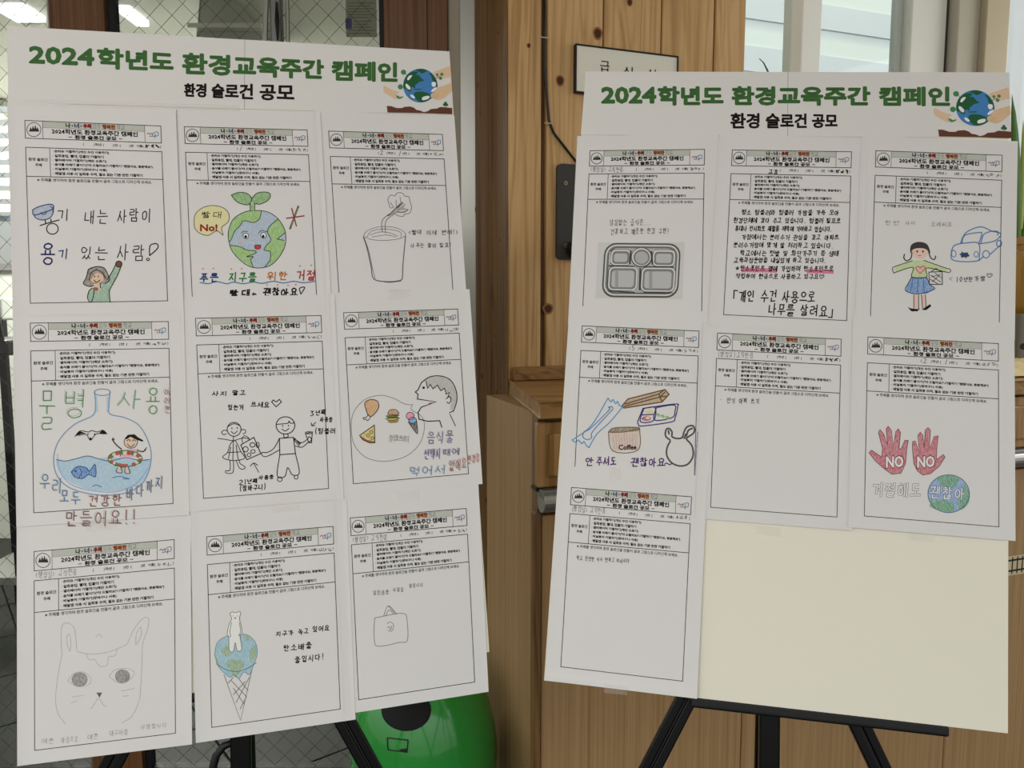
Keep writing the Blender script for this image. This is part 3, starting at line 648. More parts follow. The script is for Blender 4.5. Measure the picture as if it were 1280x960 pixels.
VV = {'ㅏ': '.25,0 .25,1|.25,.5 .85,.48', 'ㅑ': '.25,0 .25,1|.25,.35 .85,.33|.25,.62 .85,.6', 'ㅓ': '.7,0 .7,1|.1,.5 .7,.48', 'ㅕ': '.7,0 .7,1|.1,.35 .7,.34|.1,.62 .7,.6', 'ㅣ': '.5,0 .5,1',
 'ㅐ': '.2,.05 .2,.95|.2,.5 .75,.48|.75,0 .75,1', 'ㅔ': '.5,.05 .5,.95|.02,.5 .5,.48|.88,0 .88,1', 'ㅖ': '.5,.05 .5,.95|.02,.35 .5,.34|.02,.6 .5,.6|.88,0 .88,1', 'ㅒ': '.2,.05 .2,.95|.2,.35 .75,.35|.2,.6 .75,.6|.75,0 .75,1',
 'ㅗ': '.5,.05 .5,.7|.02,.75 .98,.72', 'ㅛ': '.32,.05 .32,.7|.66,.05 .66,.7|.02,.75 .98,.72', 'ㅜ': '.02,.3 .98,.28|.5,.3 .5,1', 'ㅠ': '.02,.3 .98,.28|.33,.3 .3,1|.68,.3 .7,1', 'ㅡ': '.02,.5 .98,.48'}
VV = {k: [PP(x) for x in v.split('|')] for k, v in VV.items()}
MIX = {'ㅘ': 'ㅗㅏ', 'ㅙ': 'ㅗㅐ', 'ㅚ': 'ㅗㅣ', 'ㅝ': 'ㅜㅓ', 'ㅞ': 'ㅜㅔ', 'ㅟ': 'ㅜㅣ', 'ㅢ': 'ㅡㅣ'}
DBL = {'ㄲ': 'ㄱㄱ', 'ㄸ': 'ㄷㄷ', 'ㅃ': 'ㅂㅂ', 'ㅆ': 'ㅅㅅ', 'ㅉ': 'ㅈㅈ', 'ㄺ': 'ㄹㄱ', 'ㄻ': 'ㄹㅁ', 'ㄼ': 'ㄹㅂ', 'ㅀ': 'ㄹㅎ', 'ㅄ': 'ㅂㅅ', 'ㄵ': 'ㄴㅈ', 'ㄳ': 'ㄱㅅ', 'ㄴㅎ': 'ㄴㅎ'}
MISC = {k: [PP(x) for x in v.split('|')] for k, v in {'!': '.5,0 .48,.65|.48,.9 .5,.94', '.': '.3,.9 .4,.95', ',': '.35,.85 .25,1.05', '-': '.2,.5 .8,.48', '~': '.0,.6 .25,.45 .5,.6 .75,.7 1,.5',
 '(': '.7,-.05 .4,.5 .7,1.05', ')': '.3,-.05 .6,.5 .3,1.05', '<': '.8,.15 .3,.5 .8,.85', '>': '.2,.15 .7,.5 .2,.85', '「': '.9,0 .5,0 .5,.7', '」': '.1,1 .5,1 .5,.3', '?': '.2,.2 .5,0 .8,.2 .5,.5 .5,.7|.5,.93 .51,.97',
 '1': '.5,0 .5,1', '2': '.2,.2 .5,0 .8,.25 .2,.95 .9,.95', '3': '.2,.1 .75,.1 .45,.4 .8,.7 .5,.98 .2,.9', '0': '.5,0 .2,.5 .5,1 .8,.5 .5,0', '5': '.8,.0 .3,.02 .25,.4 .7,.4 .8,.75 .5,.98 .2,.85', '·': '.4,.45 .5,.5', '/': '.7,0 .3,1', '*': '.5,.2 .5,.8|.2,.35 .8,.65|.8,.35 .2,.65', '♡': '.5,.95 .05,.45 .2,.1 .5,.35 .8,.1 .98,.45 .5,.95'}.items()}
def inb(st, x, y, w, h): return [[(x+a*w, y+b*h) for a, b in s] for s in st]
def cons(c, x, y, w, h):
    if c in DBL: a, b = DBL[c]; return cons(a, x, y, w*.52, h)+cons(b, x+w*.48, y, w*.52, h)
    return inb(JS[c], x, y, w, h)
def glyph(ch):
    if not '가' <= ch <= '힣': return MISC.get(ch, [])
    k = ord(ch)-0xAC00; c, v, t = CHO[k//588], JUNG[k % 588//28], JONG[k % 28]; hh = .62 if t else 1.; out = []
    if v in MIX:
        a, b = MIX[v]; out += cons(c, .05, .0, .52, .5*hh)+inb(VV[a], 0, .5*hh, .64, .42*hh)+inb(VV[b], .66, 0, .32, hh)
    elif v in 'ㅗㅛㅜㅠㅡ': out += cons(c, .18, 0, .62, .5*hh)+inb(VV[v], .02, .52*hh, .96, .46*hh)
    else: out += cons(c, .04, .08*hh, .5, .78*hh)+inb(VV[v], .58, 0, .38, hh)
    if t: out += cons(t, .2, .66, .66, .36)
    return out

# ---------------------------------------------------------------- sheets
def catmull(p, n=5, closed=False):
    p = [np.array(q, float) for q in p]
    if len(p) < 3: return p
    m = len(p); out = []; rng = range(m) if closed else range(m-1)
    for i in rng:
        g_ = (lambda j: p[j % m]) if closed else (lambda j: p[min(max(j, 0), m-1)])
        a, b, c, d = g_(i-1), g_(i), g_(i+1), g_(i+2)
        for k in range(n):
            t = k/n; out.append(.5*((2*b)+(-a+c)*t+(2*a-5*b+4*c-d)*t*t+(-a+3*b-3*c+d)*t**3))
    if not closed: out.append(p[-1])
    return out
def ribbon(pts, w, closed=False):
    p = np.array(pts, float)
    if closed: p = np.vstack([p, p[:1]])
    keep = [0]+[i for i in range(1, len(p)) if np.linalg.norm(p[i]-p[i-1]) > 1e-4]; p = p[keep]
    if len(p) < 2: p = np.vstack([p, p+[[w*.5, 0]]])
    V = []; F = []; hw_ = w/2
    d = np.diff(p, axis=0); d /= np.linalg.norm(d, axis=1)[:, None]; n = len(p)
    for i in range(n):
        if closed and i in (0, n-1): a, b = d[-1], d[0]
        else: a, b = d[max(i-1, 0)], d[min(i, n-2)]
        t = a+b; l_ = np.linalg.norm(t); t = t/l_ if l_ > .3 else b; nn = np.array([-t[1], t[0]]); c = max(.5, abs(nn @ np.array([-b[1], b[0]])))
        e = p[i].copy()
        if not closed and i == 0: e = e-d[0]*hw_*.6
        if not closed and i == n-1: e = e+d[-1]*hw_*.6
        V += [e+nn*hw_/c, e-nn*hw_/c]
    F = [(2*i, 2*i+1, 2*i+3, 2*i+2) for i in range(n-1)]
    return V, F
class Surf:
    """a flat or slightly lifted surface on a board; drawing coordinates are photograph pixels"""
    def __init__(s, B, base, hfun=None): s.B = B; s.base = base; s.hf = hfun; s.obj = None
    def h(s, px): return s.base+(s.hf(px) if s.hf else 0)
    def P(s, px, off=0): px = np.asarray(px, float); return hit(px[:, 0], px[:, 1], s.B.o, s.B.n, s.h(px)+off)
INK = .00012; STEP = .000012
class Draw:
    def __init__(s, surf, name, ox=0, oy=0, sc=1., label=None, z0=0):
        s.S = surf; s.name = name; s.o = np.array([ox, oy], float); s.k = sc; s.mb = MB(); s.z = INK+z0; s.label = label
    def T(s, p):
        if isinstance(p, str): p = PP(p)
        return np.array(p, float)/s.k+s.o
    def put(s, V, F, m, z): s.mb.add(s.S.P(V, z), F, m)
    def f(s, c, pts, smooth=False, pencil=False):
        q = s.T(pts)
        if smooth: q = np.array(catmull(list(q), 4, True))
        tr_ = tessellate_polygon([[Vector((a, b, 0)) for a, b in q]]); s.z += STEP; s.put(q, [tuple(t_) for t_ in tr_], ink(c, pencil), s.z); return s
    def e(s, c, cx, cy, rx, ry, pencil=False): return s.f(c, circ(cx, cy, rx, ry, 20)[:-1], pencil=pencil)
    def l(s, c, w_, pts, smooth=True, closed=False, pencil=False):
        if isinstance(pts, str) and '|' in pts:
            for p in pts.split('|'): s.l(c, w_, p, smooth, closed, pencil)
            return s
        q = s.T(pts)
        q = np.array(catmull(list(q), 5, closed)) if smooth and len(q) > 2 else q
        V, F = ribbon(q, w_, closed); s.put(V, F, ink(c, pencil), s.z+STEP*2); return s
    def c(s, c, w_, cx, cy, rx, ry, pencil=False): return s.l(c, w_, circ(cx, cy, rx, ry, 24)[:-1], False, True, pencil)
    def t(s, c, w_, text, x0, y0, x1, y1, dy=0, jit=.05, slant=-.08, gap=.18, pencil=False):
        """pen handwriting: text fitted into the box, right end shifted by dy"""
        a, b = s.T([(x0, y0), (x1, y1)]); dy = dy/s.k; wd = [(.5 if ch == ' ' else .45 if ch in "!.,()<>'1?" else 1) for ch in text]
        sep = s.name in ('slogan_writing', 'pencil_note', 'handwritten_text'); keep = s.mb; s.mb = MB() if sep else s.mb; tot = sum(wd)+gap*(len(text)-1); ux = (b[0]-a[0])/tot; hy = b[1]-a[1]; x = a[0]
        for ch, ww in zip(text, wd):
            jx, jy, js = (random.uniform(-jit, jit) for _ in range(3))
            for st in glyph(ch):
                pts = [(x+(px_*(1+js*.6)+jx+slant*(py_-.5)+random.uniform(-jit, jit)*.5)*ux*ww, a[1]+(py_*(1+js)+jy+random.uniform(-jit, jit)*.5)*hy*(.92)+dy*(x-a[0])/(b[0]-a[0])) for px_, py_ in st]
                q = catmull(pts, 3) if len(pts) > 5 else pts
                V, F = ribbon(q, w_); s.put(V, F, ink(c, pencil), s.z+STEP*3)
            x += ux*(ww+gap)
        if sep: s.mb.build('written_phrase', s.S.obj); s.mb = keep
        return s
    def n(s, c, text, quad, bold=0., res=2):
        """typeset text stretched over a quad (tl,tr,br,bl) in drawing coordinates"""
        Q4 = s.T(quad)
        if bold > .3: Q4 = Q4+np.array([(bold, bold), (-bold, bold), (-bold, -bold), (bold, -bold)])
        v, f = text_fit(text, 0, res); Hh = homog([(0, 0), (1, 0), (1, 1), (0, 1)], Q4); p = hap(Hh, v); s.put(p, f, ink(c), s.z+STEP*3)
        if bold:
            E_ = np.array(EDG[(text, 0, res)]); a = p[E_[:, 0]]; b = p[E_[:, 1]]; d = b-a; ln = np.linalg.norm(d, axis=1); ok = ln > 1e-5; a, b, d, ln = a[ok], b[ok], d[ok], ln[ok]
            d = d/ln[:, None]; nn = np.stack([-d[:, 1], d[:, 0]], 1)*bold; ex = d*(bold*.4 if bold < .6 else 0); m = len(a)
            V = np.concatenate([a-ex+nn, a-ex-nn, b+ex-nn, b+ex+nn]); s.put(V, [(i, i+m, i+2*m, i+3*m) for i in range(m)], ink(c), s.z+STEP*3.5)
            if bold > .6:
                cc = p[sorted(set(E_.ravel()))]; an = np.arange(8)*math.pi/4; V = (cc[:, None, :]+bold*np.stack([np.cos(an), np.sin(an)], 1)[None]).reshape(-1, 2)
                s.put(V, [tuple(range(i*8, i*8+8)) for i in range(len(cc))], ink(c), s.z+STEP*4)
        return s
    def done(s):
        if not s.mb.v: return None
        o = s.mb.build(s.name, s.S.obj)
        if s.label: o['label'] = s.label
        return o

FW_, FH_ = 170., 250.
BUL = ['· 손티슈 거절하기(개인 수건 이용하기)', '· 일회용컵, 빨대, 컵홀더 거절하기', '· 엘리베이터 거절하기(계단 오르기)', '· 음식물 쓰레기 줄이기("더 드릴까요?"-거절하기 "괜찮아요, 충분해요")', '· 비닐봉지 거절하기(장바구니 사용)', '· 배달앱 사용 시 일회용 수저, 필요 없는 기본 반찬 거절하기']
def sheet(B, lev, tl, tr_, br, bl, label, dept=None, name=None, grade=None, lift=.0, cut=None, tape=None, tapes=(), topcut=30, group=None, bot=267):
    Hh = homog([(0, 0), (FW_, 0), (FW_, FH_), (0, FH_)], [tl, tr_, br, bl]); Hi = np.linalg.inv(Hh)
    def hf(px):
        q = hap(Hi, px); y = q[:, 1]; x = q[:, 0]
        e = np.clip((y-FH_)/17, 0, 1)**2*lift*.4+np.clip((-6-x)/15, 0, 1)**2*.0012+np.clip((x-FW_-6)/15, 0, 1)**2*.0012
        return np.clip(y/FH_, 0, 1.1)*lift+e
    sf = Surf(B, .0006+lev*.0003, hf)
    xs = np.concatenate([np.linspace(-20.5, -6, 5), np.linspace(10, 160, 6), np.linspace(FW_+6, FW_+20.5, 5)]); ys = np.concatenate([np.linspace(-topcut, 0, 3), np.linspace(50, 250, 5), np.linspace(254, bot, 4)])
    g_ = np.array([(x, y) for y in ys for x in xs]); nx, ny = len(xs), len(ys); px = hap(Hh, g_); mb = MB()
    top = sf.P(px); bot = sf.P(px, -.00014)
    F = [(j*nx+i, (j+1)*nx+i, (j+1)*nx+i+1, j*nx+i+1) for j in range(ny-1) for i in range(nx-1)]
    rim = [i for i in range(nx)]+[j*nx+nx-1 for j in range(1, ny)]+[(ny-1)*nx+i for i in range(nx-2, -1, -1)]+[j*nx for j in range(ny-2, 0, -1)]
    nn = nx*ny; mb.add(np.vstack([top, bot]), F+[tuple(a+nn for a in f[::-1]) for f in F]+[(rim[i], rim[(i+1) % len(rim)], rim[(i+1) % len(rim)]+nn, rim[i]+nn) for i in range(len(rim))], M_PAPER)
    o = mb.build('worksheet', smooth=False); tag(o, label, 'paper', group or 'campaign worksheets taped on the '+B.name+' board'); sf.obj = o
    def U2(p): return hap(Hh, [(x*FW_, y*FH_) for x, y in p])
    K = '#22221f'
    def poly(d, c, w_, pts):
        pts = [np.array(p) for p in pts]; out = []
        for a, b in zip(pts[:-1], pts[1:]): out += [a+(b-a)*t for t in np.linspace(0, 1, 9)[:-1]]
        out.append(pts[-1]); d.l(c, w_, [tuple(q) for q in U2(out)], smooth=False)
    d = Draw(sf, 'ruled_lines'); lw = .85
    poly(d, K, lw, [(0, 0), (1, 0), (1, .098), (0, .098), (0, 0)]); poly(d, K, .55, [(.125, 0), (.125, .098)]); poly(d, K, .55, [(.875, 0), (.875, .098)]); poly(d, '#77776f', .45, [(.125, .036), (.875, .036)])
    poly(d, K, lw, [(0, .148), (1, .148), (1, 1), (0, 1), (0, .148)]); poly(d, K, lw, [(0, .308), (1, .308)]); poly(d, K, .7, [(.17, .148), (.17, .308)]); d.done()
    d = Draw(sf, 'header_band'); d.f('#a9aba2', U2([(.128, .002), (.872, .002), (.872, .035), (.128, .035)])); x = .29
    for s_, c_, ww, bd in (('나', '#16321c', .035, .35), ('·', K, .012, .2), ('너', '#1c2b55', .035, .35), ('·', K, .012, .2), ('우리', '#8e1f1a', .062, .55), ('모두', '#77786f', .062, .0), ('행복한', '#a0501c', .10, .5), ('학교', '#5b5c58', .062, .0)):
        hh = .028 if s_ != '·' else .006; yy = .004 if s_ != '·' else .016
        d.n(c_, s_, U2([(x, yy), (x+ww, yy), (x+ww, yy+hh), (x, yy+hh)]), bd, 1); x += ww+.008
    d.done()
    d = Draw(sf, 'school_emblem'); c0 = U2([(.062, .049)])[0]; R_ = np.linalg.norm(U2([(.0, .049)])[0]-c0)*.8
    d.c(K, .8, c0[0], c0[1], R_, R_); 
    for dx, hh in ((-.45, .38), (-.12, .6), (.2, .7), (.5, .36)):
        d.f('#2e302c', [(c0[0]+(dx-.25)*R_, c0[1]+.28*R_), (c0[0]+(dx+.28)*R_, c0[1]+.28*R_), (c0[0]+dx*R_, c0[1]-hh*R_)])
    d.done()
    d = Draw(sf, 'round_logo'); d.l('#8f4a40', .9, U2([(.893, .05), (.905, .043), (.915, .052), (.927, .043), (.935, .052)])); d.l('#4a7396', .9, U2([(.93, .058), (.945, .04), (.975, .036), (.975, .056), (.945, .06), (.91, .062)])); d.l('#2c4c7a', .8, U2([(.95, .07), (.955, .045)])); d.done()
    d = Draw(sf, 'printed_title'); d.n('#1b1a18', '2024학년도 환경교육주간 캠페인', U2([(.19, .0405), (.82, .0405), (.82, .067), (.19, .067)]), .3, 1); d.n('#1b1a18', '환경 슬로건 공모', U2([(.355, .072), (.66, .072), (.66, .093), (.355, .093)]), .3, 1)
    for xx in (.31, .68): d.l('#1b1a18', .9, U2([(xx, .083), (xx+.022, .083)]))
    d.done()
    for s_, x0, x1 in (('(', .412, .419), (')학년 (', .49, .565), (')반 (', .63, .69), (')번', .755, .785), ('이름(', .81, .862), (')', .99, .996)):
        d = Draw(sf, 'name_field'); d.n(K, s_, U2([(x0, .113), (x1, .113), (x1, .13), (x0, .13)]), .1, 1); d.done()
    d = Draw(sf, 'theme_list'); d.n(K, '환경 슬로건', U2([(.018, .205), (.152, .205), (.152, .222), (.018, .222)]), .14, 1); d.n(K, '주제', U2([(.065, .236), (.11, .236), (.11, .252), (.065, .252)]), .14, 1)
    for i, b in enumerate(BUL):
        x1 = .19+{0: .41, 1: .37, 2: .39, 3: .735, 4: .39, 5: .655}[i]; y0 = .1575+.0246*i; d.n(K, b, U2([(.19, y0), (x1, y0), (x1, y0+.0165), (.19, y0+.0165)]), .18, 1)
    d.n('#4a4a45', '※ 주제를 생각하며 환경 슬로건을 만들어 글과 그림으로 디자인해 보세요.', U2([(.075, .317), (.915, .317), (.915, .335), (.075, .335)]), .1, 1); d.done()
    if dept:
        q = U2([(.01, .104), (.30, .14)]); d = Draw(sf, 'handwritten_note'); dyy = (U2([(.3, .104)])[0]-U2([(.01, .104)])[0])[1]
        d.t('#5f5e5b', .6, dept, q[0][0], q[0][1], q[1][0], q[1][1]-dyy, dy=dyy, jit=.09, pencil=True).done()
    q = U2([(.87, .106), (.985, .135)]); d = Draw(sf, 'written_name')
    rn = random.Random(int(tl[0]*7)); col = name or '#5a5a58'
    for k in range(3):
        x = q[0][0]+(q[1][0]-q[0][0])*(k+.1)/3; wx = (q[1][0]-q[0][0])/3.6; yv = q[0][1]+1; hv = 4.6
        for j in range(3): d.l(col, 1.05 if name else .55, [(x+rn.random()*wx, yv+rn.random()*hv), (x+rn.random()*wx, yv+rn.random()*hv), (x+rn.random()*wx, yv+rn.random()*hv)])
    d.done()
    if grade:
        for s_, ux in grade:
            q = U2([(ux, .106), (ux+.03, .135)]); Draw(sf, 'written_number').t('#444444', .7, s_, q[0][0], q[0][1], q[1][0], q[1][1]).done()
    sf.U2 = U2; sf.Hi = Hi
    return sf
def tape(sf, x0, y0, x1, y1, dy=0, label=None):
    P_ = [(x0, y0), (x1, y0+dy), (x1, y1+dy), (x0, y1)]; mb = MB(); mb.add(list(sf.P(P_, .00045))+list(sf.P(P_, .00038)), [(0, 3, 2, 1), (4, 5, 6, 7), (0, 1, 5, 4), (1, 2, 6, 5), (2, 3, 7, 6), (3, 0, 4, 7)], M_TAPE); return mb.build('tape', sf.obj)

# ---- banners
def banner(B, quad, title, sub, seam, pic, label):
    sf = Surf(B, .0003); (tl, tr_, br, bl) = quad; mb = MB()
    def half(a, b, c, d, par):
        mb = MB(); q = [a, b, c, d]; mb.add(list(sf.P(q))+list(sf.P(q, -.0002)), [(0, 3, 2, 1), (4, 5, 6, 7), (0, 1, 5, 4), (1, 2, 6, 5), (2, 3, 7, 6), (3, 0, 4, 7)], M_BANNER); return mb
    c = sf.P([((tl[0]+br[0])/2, (tl[1]+br[1])/2)])[0]
    e = empty('banner', c, label, 'banner'); sf.obj = e
    f = (seam-tl[0])/(tr_[0]-tl[0]); m1 = (seam, tl[1]+(tr_[1]-tl[1])*f); m2 = (seam-.5, bl[1]+(br[1]-bl[1])*(seam-bl[0])/(br[0]-bl[0]))
    half(tl, (m1[0]-.25, m1[1]), (m2[0]-.25, m2[1]), bl, e).build('banner_sheet', e); half((m1[0]+.25, m1[1]), tr_, br, (m2[0]+.25, m2[1]), e).build('banner_sheet', e)
    d = Draw(sf, 'title_lettering', z0=.00005)
    for s_, q_ in zip(('2024', '학년도', '환경교육주간', '캠페인'), title): d.n('#38622f', s_, q_, 1.32, 2)
    d.done()
    d = Draw(sf, 'subtitle_lettering', z0=.00005); d.n('#1d1210', '환경 슬로건 공모', sub, .75, 2); d.done()
    # earth picture: coordinates of the close-up (1280x960 over 100x75 px) mapped by an affine frame
    ox, oy, ax, ay, bx, by = pic
    def A_(p): return [(ox+x*ax+y*bx, oy+x*ay+y*by) for x, y in (PP(p) if isinstance(p, str) else p)]
    d = Draw(sf, 'earth_picture', z0=.00005)
    d.f('#c9aa88', A_('780,130 1060,30 1080,200 900,245 840,220'))
    cir = [(582+275*math.cos(q), 345+272*math.sin(q)) for q in np.linspace(0, 2*math.pi, 41)[:-1]]
    d.f('#2f72ad', A_(cir)); G = '#1f5432'; Wc = '#f0efe6'
    d.f(G, A_('310,330 330,240 380,170 440,130 520,120 545,150 500,165 560,180 600,230 640,265 570,285 540,310 500,340 500,385 440,370 430,430 400,440 350,400 320,390'), True)
    d.f(G, A_('505,100 600,76 690,105 640,140 600,150 550,120'), True); d.f(G, A_('720,150 770,160 830,250 856,330 850,370 800,300 770,250 760,200'), True)
    d.f(G, A_('500,450 600,440 700,465 745,500 740,560 640,610 560,600 500,550 480,500'), True); d.f(G, A_('470,400 600,395 600,412 500,415'))
    for q in ('370,240 400,190 450,180 430,220 390,260', '345,325 370,320 420,370 415,410 380,400 350,360', '420,500 450,490 495,530 490,550 450,540', '605,560 620,530 680,510 725,515 720,550 660,575 620,578', '765,300 790,285 830,300 825,350 790,365 765,340', '755,430 800,385 850,375 820,420 770,450'): d.f(Wc, A_(q), True)
    d.f('#c9aa88', A_('0,345 100,400 240,450 200,480 190,560 80,500 0,440'), True); d.f('#c6a680', A_('745,490 800,450 850,380 1075,305 1090,430 950,550 870,580 800,560 750,530'))
    for p in ('800,470 880,500', '790,500 860,530', '770,520 840,550'): d.l('#a88a66', .5, A_(p), False)
    for cx, cy, r_ in ((312, 130, 42), (262, 365, 42), (852, 172, 22), (925, 165, 26), (905, 228, 26), (985, 622, 22), (965, 650, 22), (1005, 652, 22)): d.f('#3f7a4a' if cy < 500 else '#235c3a', A_([(cx+r_*math.cos(q), cy+r_*math.sin(q)) for q in np.linspace(0, 2*math.pi, 13)[:-1]]))
    d.f('#4a7d42', A_('190,500 235,510 250,530 315,512 290,545 240,560 210,545')); d.l('#4b3a22', .6, A_('830,230 860,205 900,200'), False); d.l('#235c3a', .6, A_('340,150 375,190'), False); d.l('#235c3a', .6, A_('290,365 320,365'), False); d.l('#235c3a', .6, A_('985,650 985,690'), False)
    d.f('#5c3626', A_('45,670 120,675 200,705 290,705 330,685 420,680 480,700 520,735 580,745 640,770 700,755 750,720 850,712 900,688 1000,695 1090,705 1092,803 600,785 55,775')); d.done()
    d = Draw(sf, 'seam_line'); d.l('#7a766f', .5, [m1, m2], False); d.done()
    return sf
bl_s = banner(BL_, [(8.5, 32.5), (561.5, 64.2), (565.5, 143.5), (10.2, 128)], [[(36, 57), (118, 60.5), (118, 83), (36, 79.5)], [(121, 59), (217, 65), (217, 90), (121, 86)], [(227.5, 65.5), (405, 74.5), (405, 99.5), (227.5, 93)], [(414.5, 75), (497, 78), (497, 103), (414.5, 101)]], [(230, 104), (368, 105), (368, 127), (230, 121)], 306, (480, 80, .0781, 0, 0, .0781), 'white paper banner with green title across the top of the left board')
br_s = banner(BR_, [(732.3, 89.6), (1261.5, 90.6), (1264, 172.5), (726, 168.5)], [[(751.4, 108.3), (820.5, 108.3), (820.5, 129.8), (751.4, 129.8)], [(822, 107.6), (904.5, 107.6), (904.5, 132), (822, 132)], [(914.4, 107.6), (1088, 107.8), (1088, 132.4), (914.4, 132)], [(1098.8, 108), (1187.6, 108.3), (1187.6, 133), (1098.8, 132.6)]], [(913, 141), (1047, 142), (1047, 160), (913, 161)], 985, (1167.5, 106.5, .0875, 0.0, .002, .0826), 'white paper banner with green title across the top of the right board')

K0 = '#191816'; PN = '#6c6b68'
# ---- left board sheets
s = sheet(BL_, 6, (31, 150.5), (201, 157.5), (209.5, 376), (38, 379), topcut=25, label='top left worksheet on left board, container slogan with a green-clad girl raising her fist', name=K0)
d = Draw(s, 'slogan_writing', 0, 200, 4); d.t(K0, 1.3, '기', 285, 245, 355, 310).t(K0, 1.3, '내는', 420, 250, 540, 325).t(K0, 1.3, '사람이', 585, 245, 760, 320).t(K0, 1.3, '있는', 400, 435, 535, 505).t(K0, 1.3, '사람', 585, 425, 722, 508)
d.l(K0, 1.4, '200,328 250,312 296,300|226,300 228,320|254,295 256,310').c(K0, 1.3, 262, 344, 29, 27).t('#2c2660', 2, '용', 203, 415, 276, 532, jit=.02).t('#2b3560', 1.5, '기', 285, 445, 345, 500)
d.l(K0, 1.4, '748,478 750,430 775,418 790,425 785,445 748,478').c(K0, 1.2, 740, 497, 7, 6).done()
d = Draw(s, 'bowl_drawing', 0, 200, 4); d.f('#93a0b4', '165,262 175,240 215,226 262,224 268,250 258,275 240,294 205,298 178,282', True, True).l('#23306a', 1.3, '163,250 190,235 240,222 266,226 262,245 220,262 170,275 163,250', True).l('#23306a', 1.2, '168,272 180,290 210,300 245,292 264,268 268,232').l('#23306a', 1, '205,262 215,272 228,268 232,256|252,232 268,244 262,256').done()
d = Draw(s, 'girl_drawing', 0, 200, 4); d.f('#7ea184', '440,690 445,655 470,640 500,640 535,600 578,522 606,530 590,570 555,640 548,665 551,711 455,712', False, True).f('#7d6f62', '440,545 480,532 520,540 540,572 545,600 520,618 500,625 470,628 440,630 418,618 432,590', True, True).e('#c9ad92', 484, 590, 34, 26).f('#c9ad92', '465,622 500,612 505,650 470,655').f('#7d6f62', '445,560 482,545 525,560 530,585 500,565 482,562 450,600', True, True)
d.l(K0, 1.1, '442,548 480,533 520,540 540,575 548,600 525,618|442,548 430,590 417,618 445,632 468,628|482,548 510,562 528,590|482,548 455,565 446,600|535,600 560,560 580,520|606,530 588,575 553,640 546,660 551,711|462,640 445,655 438,690 452,712 465,690 470,655|500,615 503,640|470,600 482,612 500,600').e(K0, 473, 583, 3, 4).e(K0, 492, 582, 3, 4).e('#6b4a3a', 594, 520, 15, 14).c(K0, 1, 594, 520, 16, 15).e('#8a5a44', 478, 645, 14, 9).done()
s = sheet(BL_, 2, (230.3, 158.3), (383.8, 162.5), (396, 373.5), (240.6, 377), topcut=27.5, label='top middle worksheet on left board, smiling earth with a sprout refusing straws', grade=[('/', .43)])
d = Draw(s, 'earth_drawing', 200, 200, 4.8); d.f('#93a5b8', '410,440 425,380 470,330 540,305 600,305 680,330 735,385 755,450 745,530 700,600 640,640 580,648 520,630 460,580 420,520', True, True)
d.f('#7fae52', '410,470 412,420 440,355 500,315 560,303 608,308 595,355 560,375 515,365 495,370 480,395 450,425 430,470 418,490', True, True).f('#7fae52', '418,512 480,520 520,540 570,545 572,560 520,580 560,580 545,600 560,645 500,610 450,570', True, True).f('#7fae52', '708,355 745,410 752,440 705,475 745,480 742,530 700,600 630,640 660,600 660,550 625,540 640,510 665,480 645,430 665,390', True, True)
d.l(K0, .9, '410,470 412,420 440,355 500,315 560,303 640,310 700,345 740,400 755,460 745,530 700,600 650,638 580,648 520,630 460,580 425,530 410,470|608,308 595,355 560,375 515,365 495,370 480,395 450,425 430,470 418,490|418,512 480,520 520,540 570,545 572,560 520,580 560,580 545,600 560,645|708,355 665,390 645,430 665,480 640,510 625,540 660,550 660,600 630,640|705,475 748,437|705,475 745,482')
d.e('#ece8e0', 515, 455, 17, 17).e('#ece8e0', 621, 452, 17, 17).c(K0, .8, 515, 455, 17, 17).c(K0, .8, 621, 452, 17, 17).e(K0, 514, 460, 8, 9).e(K0, 619, 458, 8, 9).l(K0, .8, '488,440 500,428 525,430|590,440 610,424 645,432').f('#b0342c', '568,512 602,510 602,528 588,535 570,530', True).l(K0, .7, '568,512 602,510 602,528 588,535 570,530 568,512').e('#c78aa0', 482, 497, 12, 9, True).done()
d = Draw(s, 'sprout_drawing', 200, 200, 4.8, z0=.0001); d.f('#6fa055', '428,210 470,195 520,200 550,232 530,268 480,260 450,240', True, True).f('#6fa055', '550,232 580,200 630,192 662,205 650,240 600,265 560,262', True, True).f('#6fa055', '540,260 572,262 570,305 540,303', False, True).l(K0, .9, '428,210 470,195 520,200 550,232 530,268 480,260 450,240 428,210|550,232 580,200 630,192 662,205 650,240 600,265 570,262 568,303|540,262 541,303').done()
d = Draw(s, 'speech_bubble', 200, 200, 4.8); bb = '205,390 210,330 250,290 310,273 375,285 412,320 410,370 370,405 378,450 340,425 290,452 240,440 212,415'; d.f('#c9c07c', bb, True, True).l(K0, .8, bb+' 205,390').t(K0, .9, '빨대', 252, 310, 375, 352).n('#8e2320', 'No!', [(240, 385), (345, 385), (345, 428), (240, 428)], .5).done()
d = Draw(s, 'crossed_straw', 200, 200, 4.8); d.l('#5a5a30', 2.4, '780,412 830,278').l('#b8b080', .8, '785,400 826,290').l('#8e2a28', 1.6, '758,350 865,335|790,290 818,396').done()
d = Draw(s, 'slogan_writing', 200, 200, 4.8)
for t_, c_, x0, x1, y0, y1 in (('푸른', '#20336e', 240, 350, 680, 735), ('지구를', '#2c7038', 415, 578, 675, 735), ('위한', '#b06a2a', 645, 768, 672, 725), ('거절', '#9c3030', 818, 935, 660, 728)): d.t(c_, 1.7, t_, x0, y0, x1, y1, jit=.02)
d.t(K0, 1.8, '빨대', 420, 778, 540, 825).t(K0, 1.2, '는', 552, 795, 580, 820).t(K0, 1.8, '괜찮아요', 618, 770, 825, 822).l(K0, 1.3, '845,805 838,770 868,765 845,805').c(K0, 1, 848, 818, 5, 4)
